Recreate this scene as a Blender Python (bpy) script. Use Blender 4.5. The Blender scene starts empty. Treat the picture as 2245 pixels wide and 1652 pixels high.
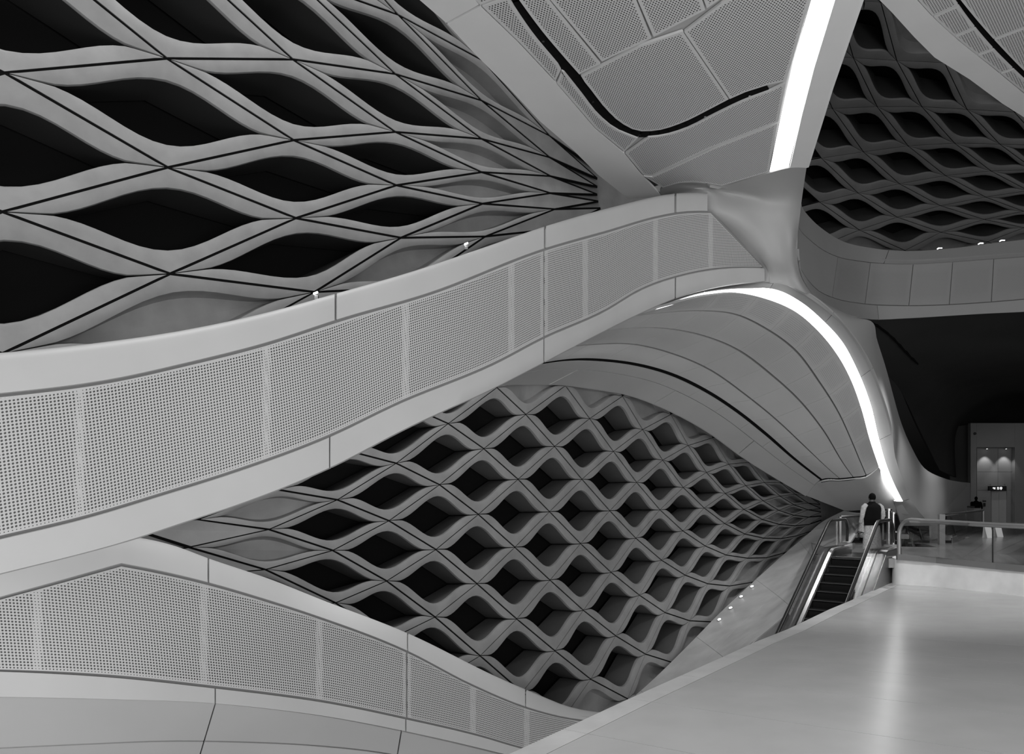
import bpy, bmesh, math, random
import numpy as np
from mathutils import Vector, Matrix
random.seed(4)
SC = bpy.context.scene
COL = SC.collection
EYE = 1.65
FOC = 1600.0
CX, HY = 1122.5, 1092.0

# ---------------------------------------------------------------- camera, world, lights, exposure
cam_d = bpy.data.cameras.new('camera')
cam_d.sensor_width = 36.0
cam_d.sensor_fit = 'HORIZONTAL'
cam_d.lens = FOC * 36.0 / 2245.0
cam_d.shift_y = (HY - 826.0) / 2245.0
cam_d.clip_end = 300
cam = bpy.data.objects.new('camera', cam_d)
COL.objects.link(cam)
cam.location = (0, 0, EYE)
cam.rotation_euler = (math.pi / 2, 0, 0)
SC.camera = cam

w = bpy.data.worlds.new('world')
w.use_nodes = True
w.node_tree.nodes['Background'].inputs[0].default_value = (1, 1, 1, 1)
w.node_tree.nodes['Background'].inputs[1].default_value = 0.9
SC.world = w
vs = SC.view_settings
vs.view_transform = 'Standard'
vs.look = 'None'
vs.gamma = 1.0
vs.exposure = -0.35
vs.use_curve_mapping = False

def area(name, loc, target, sx, sy, power):
    ld = bpy.data.lights.new(name, 'AREA')
    ld.shape = 'RECTANGLE'
    ld.size, ld.size_y, ld.energy = sx, sy, power
    o = bpy.data.objects.new(name, ld)
    COL.objects.link(o)
    o.location = loc
    o.rotation_euler = (Vector(target) - Vector(loc)).to_track_quat('-Z', 'Y').to_euler()
    return o
def spot(name, loc, target, power, deg):
    ld = bpy.data.lights.new(name, 'SPOT')
    ld.energy, ld.spot_size, ld.spot_blend, ld.shadow_soft_size = power, math.radians(deg), .8, .25
    o = bpy.data.objects.new(name, ld)
    COL.objects.link(o)
    o.location = loc
    o.rotation_euler = (Vector(target) - Vector(loc)).to_track_quat('-Z', 'Y').to_euler()
spot('landing_downlight', (13.2, 21.0, 6.9), (11.5, 22, 0), 1300, 80)
spot('floor_fill_spot', (5.0, 11.0, 8.7), (10.5, 18.5, -.5), 2200, 75)  # unseen lamp added to brighten ledge floor and plinth
spot('floor_fill_spot', (3.0, 9.0, 8.7), (4.5, 10.5, -1), 600, 100)  # second added floor fill, no fitting there
spot('landing_downlight', (14.2, 23.6, 5.6), (15.5, 26.5, 0), 600, 75)
spot('coping_fill_spot', (-3.5, 12.3, 11), (-3.7, 10.9, -.3), 2200, 26)  # unseen lamp added to brighten the lower ramp coping
spot('coping_fill_spot', (-1.3, 13.5, 11), (-1.5, 12.4, -.9), 2200, 26)  # added coping fill, farther along the ramp
spot('landing_downlight', (33, 45.5, 6.2), (34.5, 50, 2.5), 40, 110)
spot('landing_downlight', (19.5, 29.0, 6.2), (19, 30, 0), 700, 90)
area('area_light_void', (-4, 10, 19), (-2, 11, 0), 8, 8, 2200)  # added overhead fill, brightens the coping tops
area('area_light_high', (-7, -7, 10), (-2, 12, 2), 12, 7, 650)
area('area_light_hall', (9, -8, 0), (3, 18, 8), 12, 6, 2600)  # added fill behind the camera, lifts the ceilings from below
area('area_light_low', (-4, -2, -6.0), (-3, 16, 6), 10, 5, 700)  # added low fill standing in for floor bounce

# ---------------------------------------------------------------- helpers
def P(px, py, d):
    return np.array([(px - CX) / FOC * d, d, EYE - (py - HY) / FOC * d])

def onplane(px, py, p0, n):
    r = np.array([(px - CX) / FOC, 1.0, -(py - HY) / FOC])
    c = np.array([0, 0, EYE])
    t = np.dot(p0 - c, n) / np.dot(r, n)
    return c + r * t

def Pz(px, py, z):
    return onplane(px, py, np.array([0, 0, z]), np.array([0, 0, 1.0]))

def herm(xs, ys, x):
    xs = np.asarray(xs, float); ys = np.asarray(ys, float); x = np.asarray(x, float)
    if len(xs) == 2:
        y = ys[0] + (ys[1] - ys[0]) * (x - xs[0]) / (xs[1] - xs[0]); return y
    d = np.diff(ys) / np.diff(xs)
    m = np.empty(len(xs))
    h = np.diff(xs)
    m[1:-1] = (d[:-1] * h[1:] + d[1:] * h[:-1]) / (h[1:] + h[:-1])
    m[0] = 1.5 * d[0] - .5 * m[1]; m[-1] = 1.5 * d[-1] - .5 * m[-2]
    k = np.clip(np.searchsorted(xs, x) - 1, 0, len(xs) - 2)
    hh = xs[k + 1] - xs[k]; t = (x - xs[k]) / hh
    t2, t3 = t * t, t * t * t
    return ((2 * t3 - 3 * t2 + 1) * ys[k] + (t3 - 2 * t2 + t) * hh * m[k] + (-2 * t3 + 3 * t2) * ys[k + 1] + (t3 - t2) * hh * m[k + 1])

def along(pts, ts):
    """points (n,k) -> smooth curve sampled at chord-length fractions ts"""
    pts = np.asarray(pts, float)
    L = np.concatenate([[0], np.cumsum(np.linalg.norm(np.diff(pts, axis=0), axis=1))])
    L /= L[-1]
    return np.stack([herm(L, pts[:, c], ts) for c in range(pts.shape[1])], axis=1)

def mesh_obj(name, verts, faces, m, parent=None, smooth=True, angle=35, uv=None, attr=None):
    me = bpy.data.meshes.new(name)
    me.from_pydata([tuple(map(float, v)) for v in verts], [], [tuple(f) for f in faces])
    if uv is not None:
        l = me.uv_layers.new(name='UVMap')
        vi = np.empty(len(me.loops), dtype=np.int32)
        me.loops.foreach_get('vertex_index', vi)
        l.data.foreach_set('uv', np.asarray(uv, np.float32)[vi].ravel())
    if attr is not None:
        a = me.attributes.new('hole', 'FLOAT', 'POINT')
        a.data.foreach_set('value', np.asarray(attr, np.float32))
    me.materials.append(m)
    if smooth:
        me.shade_smooth()
        if angle: me.set_sharp_from_angle(angle=math.radians(angle))
    me.update()
    o = bpy.data.objects.new(name, me)
    COL.objects.link(o)
    if parent is not None:
        o.parent = parent
        o.matrix_parent_inverse = Matrix.Translation(-parent.location)
    return o

def tag(o, label=None, cat=None, group=None, kind=None):
    if label: o['label'] = label
    if cat: o['category'] = cat
    if group: o['group'] = group
    if kind: o['kind'] = kind
    return o

def empty(name, loc, label=None, cat=None, group=None, kind=None):
    o = bpy.data.objects.new(name, None)
    o.empty_display_size = .2
    COL.objects.link(o)
    o.location = tuple(map(float, loc))
    return tag(o, label, cat, group, kind)

class MB:
    """collects shapes, builds ONE mesh"""
    def __init__(s): s.v = []; s.f = []
    def add(s, v, f):
        b = len(s.v); s.v += [tuple(map(float, q)) for q in v]; s.f += [tuple(i + b for i in q) for q in f]; return s
    def hexa(s, p8):
        return s.add(p8, [(0, 3, 2, 1), (4, 5, 6, 7), (0, 1, 5, 4), (1, 2, 6, 5), (2, 3, 7, 6), (3, 0, 4, 7)])
    def box(s, c, x, y, z):
        c, x, y, z = map(np.array, (c, x, y, z))
        return s.hexa([c - x - y - z, c + x - y - z, c + x + y - z, c - x + y - z, c - x - y + z, c + x - y + z, c + x + y + z, c - x + y + z])
    def tube(s, pts, r, n=10, cap=True):
        pts = [np.array(p, float) for p in pts]; R = r if hasattr(r, '__len__') else [r] * len(pts)
        u = None; rings = []
        for i, p in enumerate(pts):
            a = pts[min(i + 1, len(pts) - 1)] - pts[max(i - 1, 0)]; a /= np.linalg.norm(a) + 1e-9
            if u is None:
                u = np.cross(a, [0, 0, 1.0] if abs(a[2]) < .9 else [1.0, 0, 0])
            u = u - a * np.dot(u, a); u /= np.linalg.norm(u); w_ = np.cross(a, u)
            rings.append([p + R[i] * (math.cos(t) * u + math.sin(t) * w_) for t in [2 * math.pi * k / n for k in range(n)]])
        v = [q for r_ in rings for q in r_]
        f = [(i * n + k, i * n + (k + 1) % n, (i + 1) * n + (k + 1) % n, (i + 1) * n + k) for i in range(len(pts) - 1) for k in range(n)]
        if cap: f += [tuple(range(n))[::-1], tuple((len(pts) - 1) * n + k for k in range(n))]
        return s.add(v, f)
    def loft(s, rings, cap=True):
        n = len(rings[0]); v = [q for r in rings for q in r]
        f = [(i * n + k, i * n + (k + 1) % n, (i + 1) * n + (k + 1) % n, (i + 1) * n + k) for i in range(len(rings) - 1) for k in range(n)]
        if cap: f += [tuple(range(n))[::-1], tuple((len(rings) - 1) * n + k for k in range(n))]
        return s.add(v, f)
    def build(s, name, m, parent=None, smooth=True, angle=35):
        return mesh_obj(name, s.v, s.f, m, parent, smooth, angle)

def grid_faces(nu, nv, base=0, flip=False):
    f = []
    for i in range(nu - 1):
        for j in range(nv - 1):
            q = (base + i * nv + j, base + (i + 1) * nv + j, base + (i + 1) * nv + j + 1, base + i * nv + j + 1)
            f.append(q[::-1] if flip else q)
    return f

def grid_normals(G):
    du = np.gradient(G, axis=0); dv = np.gradient(G, axis=1)
    n = np.cross(du, dv); n /= (np.linalg.norm(n, axis=2, keepdims=True) + 1e-12)
    view = np.array([0, 0, EYE]) - G
    s = np.sign(np.sum(n * view, axis=2).mean())
    return n * (s if s != 0 else 1)            # towards the viewer's side of the sheet

def sheet(name, G, m, parent=None, th=.05, uv=None, attr=None, off=0.0, angle=35):
    """solid curved sheet: front grid G (nu,nv,3), thickness th away from the viewer"""
    G = np.asarray(G, float); nu, nv = G.shape[:2]
    N = grid_normals(G)
    F = G - N * off; B = G - N * (off + th)
    v = np.concatenate([F.reshape(-1, 3), B.reshape(-1, 3)])
    du = G[-1, 0] - G[0, 0]; c = np.cross(G[1, 0] - G[0, 0], G[0, 1] - G[0, 0])
    flip = np.dot(c, N[0, 0]) < 0
    f = grid_faces(nu, nv, 0, flip) + grid_faces(nu, nv, nu * nv, not flip)
    k = nu * nv
    rim = [(i, 0) for i in range(nu)] + [(nu - 1, j) for j in range(1, nv)] + [(i, nv - 1) for i in range(nu - 2, -1, -1)] + [(0, j) for j in range(nv - 2, 0, -1)]
    for a, b in zip(rim, rim[1:] + rim[:1]):
        ia, ib = a[0] * nv + a[1], b[0] * nv + b[1]
        q = (ia, ia + k, ib + k, ib)
        f.append(q[::-1] if flip else q)
    U = None if uv is None else np.concatenate([uv.reshape(-1, 2)] * 2)
    A = None if attr is None else np.concatenate([attr.reshape(-1)] * 2)
    return mesh_obj(name, v, f, m, parent, True, angle, U, A)

def net(rows, nu, nv):
    """control net rows[i][j]=(px,py,d) -> smooth grid of points nu x nv"""
    R = np.array([[P(*q) for q in r] for r in rows])
    a, b = R.shape[:2]
    tj = np.linspace(0, b - 1, nv); ti = np.linspace(0, a - 1, nu)
    A = np.stack([np.stack([herm(np.arange(b), R[i, :, c], tj) for c in range(3)], 1) for i in range(a)])
    return np.stack([np.stack([herm(np.arange(a), A[:, j, c], ti) for c in range(3)], 1) for j in range(nv)], 1)

def _perf_slab(name, pts, nrm, m, parent, th, uvrot, inset):
    """flat slab with a hole-free margin round the perforated field"""
    from mathutils.geometry import tessellate_polygon
    n = len(pts); cen = sum(pts) / n; inn = []
    area2 = sum(np.dot(np.cross(pts[i] - cen, pts[(i + 1) % n] - cen), nrm) for i in range(n)); sg = 1 if area2 > 0 else -1
    for i in range(n):
        a, b, c = pts[i - 1], pts[i], pts[(i + 1) % n]
        e1 = (b - a) / (np.linalg.norm(b - a) + 1e-9); e2 = (c - b) / (np.linalg.norm(c - b) + 1e-9)
        n1 = np.cross(nrm, e1) * sg; n2 = np.cross(nrm, e2) * sg; k = n1 + n2; k /= max(.5, np.dot(k, n1))
        inn.append(b + k * inset)
    v = pts + inn + inn + [p - nrm * th for p in pts]; f = []
    for i in range(n):
        j = (i + 1) % n; f += [(i, j, j + n, i + n), (j, i, i + 3 * n, j + 3 * n)]
    for t in tessellate_polygon([[Vector(p) for p in inn]]): f.append(tuple(q + 2 * n for q in t))
    for t in tessellate_polygon([[Vector(p) for p in pts]]): f.append(tuple(q + 3 * n for q in t))
    for i, q in enumerate(f):
        if i < 2 * n and i % 2: continue
        c = np.cross(v[q[1]] - v[q[0]], v[q[2]] - v[q[0]]); want = 1 if q[0] < 3 * n else -1
        if np.dot(c, nrm) * want < 0: f[i] = q[::-1]
    ca, sa = math.cos(uvrot), math.sin(uvrot)
    uv = [(p[0] * ca + p[1] * sa, -p[0] * sa + p[1] * ca) for p in v]
    return mesh_obj(name, v, f, m, parent, False, None, np.array(uv), np.array([0.] * 2 * n + [1.] * n + [0.] * n))

def poly_slab(name, pts, nrm, m, parent=None, th=.05, uvrot=0.0, inset=0):
    """flat slab: 3-D outline pts, thickness away from nrm"""
    from mathutils.geometry import tessellate_polygon
    pts = [np.array(p, float) for p in pts]; n = len(pts)
    nrm = np.array(nrm, float); nrm /= np.linalg.norm(nrm)
    tris = tessellate_polygon([[Vector(p) for p in pts]])
    if inset: return _perf_slab(name, pts, nrm, m, parent, th, uvrot, inset)
    v = pts + [p - nrm * th for p in pts]
    f = []
    for t in tris:
        c = np.cross(pts[t[1]] - pts[t[0]], pts[t[2]] - pts[t[0]])
        t = tuple(t) if np.dot(c, nrm) > 0 else tuple(t)[::-1]
        f += [t, tuple(i + n for i in t[::-1])]
    f += [(i, (i + 1) % n, (i + 1) % n + n, i + n) for i in range(n)]
    ca, sa = math.cos(uvrot), math.sin(uvrot)
    uv = [(p[0] * ca + p[1] * sa, -p[0] * sa + p[1] * ca) for p in v]
    o = mesh_obj(name, v, f, m, parent, False, None, np.array(uv), np.ones(len(v)))
    bm = bmesh.new(); bm.from_mesh(o.data); bmesh.ops.recalc_face_normals(bm, faces=bm.faces); bm.to_mesh(o.data); bm.free()
    return o

# ---------------------------------------------------------------- materials
def mat(name, g, rough=.6, metal=0.0, noise=0.0, nscale=1.5, bump=0.0, spec=.5, emit=0.0):
    m = bpy.data.materials.new(name); m.use_nodes = True
    nt = m.node_tree; b = nt.nodes['Principled BSDF']
    b.inputs['Base Color'].default_value = (g, g, g, 1)
    b.inputs['Roughness'].default_value = rough
    b.inputs['Metallic'].default_value = metal
    b.inputs['Specular IOR Level'].default_value = spec
    if emit:
        b.inputs['Emission Color'].default_value = (1, 1, 1, 1); b.inputs['Emission Strength'].default_value = emit
    if noise or bump:
        tc = nt.nodes.new('ShaderNodeNewGeometry')
        nz = nt.nodes.new('ShaderNodeTexNoise'); nz.inputs['Scale'].default_value = nscale; nz.inputs['Detail'].default_value = 6
        nt.links.new(tc.outputs['Position'], nz.inputs['Vector'])
        if noise:
            mr = nt.nodes.new('ShaderNodeMapRange'); mr.inputs[1].default_value = .3; mr.inputs[2].default_value = .7
            mr.inputs[3].default_value = g * (1 - noise); mr.inputs[4].default_value = min(1, g * (1 + noise))
            nt.links.new(nz.outputs[0], mr.inputs[0]); nt.links.new(mr.outputs[0], b.inputs['Base Color'])
        if bump:
            nz2 = nt.nodes.new('ShaderNodeTexNoise'); nz2.inputs['Scale'].default_value = 60
            nt.links.new(tc.outputs['Position'], nz2.inputs['Vector'])
            bp = nt.nodes.new('ShaderNodeBump'); bp.inputs['Strength'].default_value = bump; bp.inputs['Distance'].default_value = .004
            nt.links.new(nz2.outputs[0], bp.inputs['Height']); nt.links.new(bp.outputs[0], b.inputs['Normal'])
    return m

def perforated(name, g, dark, pitch, ratio, stagger=True, rough=.55):
    m = mat(name, g, rough)
    nt = m.node_tree; b = nt.nodes['Principled BSDF']
    N = lambda op, a=None, c=None: _math(nt, op, a, c)
    uv = nt.nodes.new('ShaderNodeUVMap'); uv.uv_map = 'UVMap'
    sp = nt.nodes.new('ShaderNodeSeparateXYZ'); nt.links.new(uv.outputs[0], sp.inputs[0])
    v = N('DIVIDE', sp.outputs[1], pitch * (.866 if stagger else 1))
    row = N('FLOOR', v)
    u = N('DIVIDE', sp.outputs[0], pitch)
    u = N('ADD', u, N('MULTIPLY', row, .5 if stagger else .10))
    du = N('SUBTRACT', N('FRACT', u), .5); dv = N('MULTIPLY', N('SUBTRACT', N('FRACT', v), .5), .866 if stagger else 1)
    r = N('SQRT', N('ADD', N('MULTIPLY', du, du), N('MULTIPLY', dv, dv)))
    at = nt.nodes.new('ShaderNodeAttribute'); at.attribute_name = 'hole'
    lim = N('MULTIPLY', at.outputs['Fac'], ratio / 2)
    msk = N('LESS_THAN', r, lim)
    mx = nt.nodes.new('ShaderNodeMix'); mx.data_type = 'RGBA'
    nt.links.new(msk, mx.inputs[0])
    mx.inputs[6].default_value = (g, g, g, 1); mx.inputs[7].default_value = (dark, dark, dark, 1)
    nt.links.new(mx.outputs[2], b.inputs['Base Color'])
    bp = nt.nodes.new('ShaderNodeBump'); bp.invert = True; bp.inputs['Strength'].default_value = .5; bp.inputs['Distance'].default_value = .003
    nt.links.new(msk, bp.inputs['Height']); nt.links.new(bp.outputs[0], b.inputs['Normal'])
    return m

def _math(nt, op, a, c):
    n = nt.nodes.new('ShaderNodeMath'); n.operation = op
    for i, x in enumerate((a, c)):
        if x is None: continue
        if isinstance(x, (int, float)): n.inputs[i].default_value = x
        else: nt.links.new(x, n.inputs[i])
    return n.outputs[0]

def glass_mat(name, tint=.9, alpha=.16):
    m = bpy.data.materials.new(name); m.use_nodes = True
    nt = m.node_tree; nt.nodes.clear()
    out = nt.nodes.new('ShaderNodeOutputMaterial'); mx = nt.nodes.new('ShaderNodeMixShader')
    tr = nt.nodes.new('ShaderNodeBsdfTransparent'); gl = nt.nodes.new('ShaderNodeBsdfGlossy'); fr = nt.nodes.new('ShaderNodeLayerWeight'); fr.inputs[0].default_value = .5
    tr.inputs[0].default_value = (tint, tint, tint, 1); gl.inputs['Roughness'].default_value = .02
    fc = _math(nt, 'POWER', fr.outputs['Facing'], 4)
    ad = _math(nt, 'ADD', _math(nt, 'MULTIPLY', fc, .5), alpha * .4)
    nt.links.new(ad, mx.inputs[0]); nt.links.new(tr.outputs[0], mx.inputs[1]); nt.links.new(gl.outputs[0], mx.inputs[2])
    nt.links.new(mx.outputs[0], out.inputs[0])
    return m

M = dict(
    column=mat('column_concrete', .36, .55, noise=.03, nscale=.8),
    balcony=mat('balcony_panel', .26, .55, noise=.03, nscale=.8),
    balcony_perf=perforated('perforated_balcony_panel', .24, .15, .055, .4),
    under=mat('underside_panel', .46, .6, noise=.03, nscale=.8),
    white=mat('smooth_white_panel', .46, .55, noise=.03, nscale=1.2),
    white_perf=perforated('perforated_white_panel', .46, .035, .0385, .61, stagger=False),
    groove=mat('groove_grey', .21, .8),
    soffit=mat('soffit_panel', .80, .5, noise=.03, nscale=.8),
    soffit_perf=perforated('perforated_soffit_panel', .68, .05, .048, .56, stagger=True),
    vault=mat('vault_panel', .44, .5, noise=.03, nscale=.9),
    vault_perf=perforated('perforated_vault_panel', .42, .16, .055, .40, stagger=True),
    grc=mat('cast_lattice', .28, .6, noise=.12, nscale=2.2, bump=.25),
    grc_shaded=mat('cast_lattice_shaded', .16, .65, noise=.1, nscale=1.6, bump=.2),  # same cast lattice darkened: shade of the unlit wall in its colour
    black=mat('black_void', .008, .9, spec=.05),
    dark=mat('unlit_vault_shade', .03, .8, noise=.15, nscale=.3),  # vault tone taken near black: lack of light painted in
    shell=mat('shell_grey', .10, .9),
    stone=mat('cast_stone_slope', .66, .45, noise=.12, nscale=1.6),
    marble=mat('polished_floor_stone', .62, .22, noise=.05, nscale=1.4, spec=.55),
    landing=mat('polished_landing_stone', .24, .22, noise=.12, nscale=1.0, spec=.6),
    plinth=mat('pale_stone', .88, .5, noise=.07, nscale=2.6),
    steel=mat('brushed_steel', .50, .22, metal=1.0),
    steel_dark=mat('dark_steel', .16, .28, metal=.9),
    rail=mat('satin_rail', .26, .38, metal=.3),
    rubber=mat('black_rubber', .012, .35),
    step=mat('escalator_step', .006, .7, spec=.15),
    lining=mat('lattice_lining_shade', .095, .7, noise=.08, nscale=2.0),  # cell walls are cast lattice too; missing light painted as darker tone
    lining_deep_shade=mat('lattice_lining_deep_shade', .022, .8),  # same cell walls near black, unlit depth put into the colour
    nosing=mat('step_nosing', .05, .5),
    glass=glass_mat('clear_glass'),
    light=mat('light_strip', .9, .5, emit=4.2),
    spot=mat('spot_lens', .9, .5, emit=9.0),
    vest=mat('black_vest', .006, .9, spec=.1),
    shirt=mat('light_patterned_shirt', .45, .9, noise=.3, nscale=30),
    robe=mat('pale_robe', .62, .9),
    skin=mat('skin', .10, .6),
    hair=mat('black_hair', .004, .9, spec=.1),
    silhouette=mat('silhouette_shade', .004, .95, spec=.05),  # near-black on skin, hair and clothes alike: shade painted in
    lift=mat('lift_core_panel', .21, .5, noise=.05, nscale=.7),
    lift_door=mat('brushed_lift_door', .42, .4, metal=.3),
    sign=mat('black_sign', .004, .5),
    sign_white=mat('sign_white', .9, .5, emit=.9),
    board=mat('white_leaf', .85, .5),
)
# ================================================================ lattice walls
def lattice(name, nodes, depth, m, lin_m, D, gap, kindf, label, cat='wall', vmul=1.0, onm='lattice_panel', cnm='closed_lattice_panel', hm=.80, wo=(.64, .60), curl=.05):
    """nodes[(a,b)] = (px,py). Rhombic cells with curved rims, deep openings."""
    pos = {k: P(v[0], v[1], depth(*v)) for k, v in nodes.items()}
    nrm = {}
    for (a, b), p in pos.items():
        def g(da, db):
            q = pos.get((a + da, b + db)); return q
        ua = [x for x in (g(1, 0), g(-1, 0))]; ub = [x for x in (g(0, 1), g(0, -1))]
        va = (ua[0] if ua[0] is not None else p) - (ua[1] if ua[1] is not None else p)
        vb = (ub[0] if ub[0] is not None else p) - (ub[1] if ub[1] is not None else p)
        n = np.cross(va, vb)
        if np.linalg.norm(n) < 1e-6: n = np.array([.7, -.7, 0])
        n /= np.linalg.norm(n)
        if n[1] > 0: n = -n
        nrm[(a, b)] = n
    root = empty(name, min(pos.values(), key=lambda q: q[2]), label, cat, kind='structure')
    nh = 25
    hs = np.sin(np.linspace(-1, 1, nh) * math.pi / 2) * .35 + np.linspace(-1, 1, nh) * .65
    hs[0], hs[-1] = -1, 1
    for (a, b) in list(pos):
        ks = [(a, b), (a, b + 1), (a + 1, b), (a + 1, b + 1)]      # L T B R
        if not all(k in pos for k in ks): continue
        typ = kindf(a, b)
        if typ is None: continue
        L, T, B, R = (pos[k] for k in ks); NL, NT, NB, NR = (nrm[k] for k in ks)
        ps = np.linalg.norm(np.cross(T - L, B - L)) / np.linalg.norm(B - L); pt = np.linalg.norm(np.cross(T - L, B - L)) / np.linalg.norm(T - L)
        gs, gt = min(.08, gap[0] / 2 / ps), min(.08, gap[1] / 2 / pt)
        cell = np.linalg.norm(R - L); Dc = min(D, .6 * cell)
        def at(h, w_, back):
            s = (h + w_ + 1) / 2; t = (h - w_ + 1) / 2
            s = gs + s * (1 - 2 * gs); t = gt + t * (1 - 2 * gt)
            p = (1 - s) * (1 - t) * L + s * (1 - t) * T + (1 - s) * t * B + s * t * R
            n = (1 - s) * (1 - t) * NL + s * (1 - t) * NT + (1 - s) * t * NB + s * t * NR
            return p - n / np.linalg.norm(n) * back
        for sg in (1, -1):
            rows = []; A = wo[0] if sg > 0 else wo[1]
            f = lambda h: (A * (.5 + .5 * math.cos(math.pi * min(1, abs(h) / hm))) if abs(h) < hm else 0)
            lin = lambda h: max(0, A * 1.02 * (1 - abs(h) / hm))
            ep = .010
            if typ == 'flat':
                for fr, bk in ((1, .08), (1, 0), (.5, 0), (0, 0)):
                    rows.append([at(h, sg * (1 - abs(h)) * fr, bk) for h in hs])
            else:
                hb = lambda h: max(ep, 1 - abs(h)); ho = lambda h: min(hb(h), max(ep, f(h)))
                rows.append([at(h, sg * hb(h), .10) for h in hs])
                rows.append([at(h, sg * hb(h), 0) for h in hs])
                for fr, bk in ((.3, .0), (.6, curl * .1), (.88, curl * .35), (.955, curl * .45), (1, curl * .45 + .035)):
                    rows.append([at(h, sg * (hb(h) + (ho(h) - hb(h)) * fr), bk * min(1, 3 * (1 - abs(h)))) for h in hs])
                nrim = len(rows)
                if typ == 'closed':
                    cd = .10 + .06 * cell
                    rows.append([at(h, sg * ho(h), cd * .6) for h in hs])
                    rows.append([at(h, sg * ho(h) * .82, cd) for h in hs])
                    rows.append([at(h, 0, cd * 1.05) for h in hs])
                else:
                    sh = lambda h, q: min(hb(h), max(ep, f(h) * (1 - q) + lin(h) * q))
                    rows.append([at(h, sg * sh(h, .0), curl * .45 + .07) for h in hs]); nrim += 1
                    rows.append([at(h, sg * sh(h, .5), curl + .45 * Dc) for h in hs])
                    rows.append([at(h, sg * sh(h, 1), Dc) for h in hs])
            G = np.array(rows)
            v = G.reshape(-1, 3)
            flip = (sg < 0)
            nm = cnm if typ != 'open' else onm
            if typ == 'open':
                pc = mesh_obj(nm, G[:nrim].reshape(-1, 3), grid_faces(nrim, nh, 0, not flip), m, root, True, 50)
                ln = mesh_obj('lining', G[nrim - 1:].reshape(-1, 3), grid_faces(len(rows) - nrim + 1, nh, 0, not flip), lin_m, pc, True, 50)  # inner cell walls, darker tone stands for shade
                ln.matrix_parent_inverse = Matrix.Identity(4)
            else:
                mesh_obj(nm, v, grid_faces(len(rows), nh, 0, not flip), m, root, True, 50)
    # added black sheet, stands in for the unlit depth behind the openings
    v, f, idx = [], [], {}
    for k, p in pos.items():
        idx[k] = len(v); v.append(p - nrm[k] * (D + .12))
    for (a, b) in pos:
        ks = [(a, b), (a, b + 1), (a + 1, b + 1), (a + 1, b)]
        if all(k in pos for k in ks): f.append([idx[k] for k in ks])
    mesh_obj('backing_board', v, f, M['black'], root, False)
    # slim dark gasket along every joint, set back behind the panel edges
    g = MB()
    for (a, b), p in pos.items():
        for gi, k2 in enumerate(((a + 1, b), (a, b + 1))):
            if k2 in pos:
                q = pos[k2]; n = (nrm[(a, b)] + nrm[k2]) / 2
                e = q - p; e /= np.linalg.norm(e); s = np.cross(e, n); s /= np.linalg.norm(s)
                g.box((p + q) / 2 - n * .035, (q - p) / 2, s * (gap[gi] / 2 + .006), n * .012)
    tag(g.build('joint_gasket', M['black'], root, False), kind='stuff')
    return root, pos, nrm

def columns(tab):
    """tab: {k: (a0, [(x,y)...])} -> nodes[(a,b)], with one extrapolated node above and below"""
    nodes, real = {}, set()
    for k, (a0, pts) in tab.items():
        pts = [np.array(p, float) for p in pts]
        for i, p in enumerate(pts):
            nodes[(a0 + i, k - a0 - i)] = tuple(p); real.add((a0 + i, k - a0 - i))
        if len(pts) > 1:
            q = pts[0] * 1.95 - pts[1] * .95; nodes[(a0 - 1, k - a0 + 1)] = tuple(q)
            q = pts[-1] * 1.95 - pts[-2] * .95; n = len(pts); nodes[(a0 + n, k - a0 - n)] = tuple(q)
    return nodes, real

# ---- left wall, above the ramp parapet
TA = {-2: (-1, [(-900, -230), (-900, 130), (-900, 500)]),
      -1: (-2, [(-430, -420), (-430, -60), (-430, 285), (-430, 630), (-430, 940)]),
      0: (-2, [(10, -480), (10, -160), (10, 159), (5, 464), (5, 775), (10, 1050)]),
      1: (-2, [(375, -370), (370, -120), (366, 128), (368, 367), (373, 600), (400, 800)]),
      2: (-2, [(650, -220), (646, -48), (642, 130), (644, 307), (649, 478), (690, 640), (725, 800)]),
      3: (-2, [(880, -100), (873, 32), (867, 162), (867, 289), (869, 406), (879, 521), (900, 630)]),
      4: (-1, [(1058, 132), (1056, 220), (1056, 304), (1056, 377), (1058, 446), (1064, 518), (1080, 595)]),
      5: (-1, [(1206, 242), (1206, 298), (1206, 345), (1208, 386), (1208, 423), (1218, 458), (1232, 500)]),
      6: (0, [(1311, 370), (1311, 391), (1311, 409), (1311, 426), (1313, 441), (1318, 456)])}
NA, RA = columns(TA)
for k in [k for k in NA if k not in RA]: del NA[k]
dA = lambda x, y: float(herm([-900, -430, 10, 366, 644, 867, 1056, 1207, 1311, 1420], [9.5, 10.2, 11.4, 12.9, 14.4, 15.9, 17.4, 18.9, 20.2, 21.4], x)) + .0008 * (y - 400)
def kA(a, b):
    k = a + b
    if k >= 4: return 'flat'
    if k == 3: return 'closed'
    if (k, a) in ((0, 2), (2, 3), (1, 3), (2, 4)): return 'closed'
    return 'open'
wa, posA, nrmA = lattice('wall_left', NA, dA, M['grc'], M['lining_deep_shade'], 1.3, (.048, .044), kA, 'upper lattice wall of large curved diamond openings above the ramp parapet', wo=(.60, .60), hm=.82)

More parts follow.
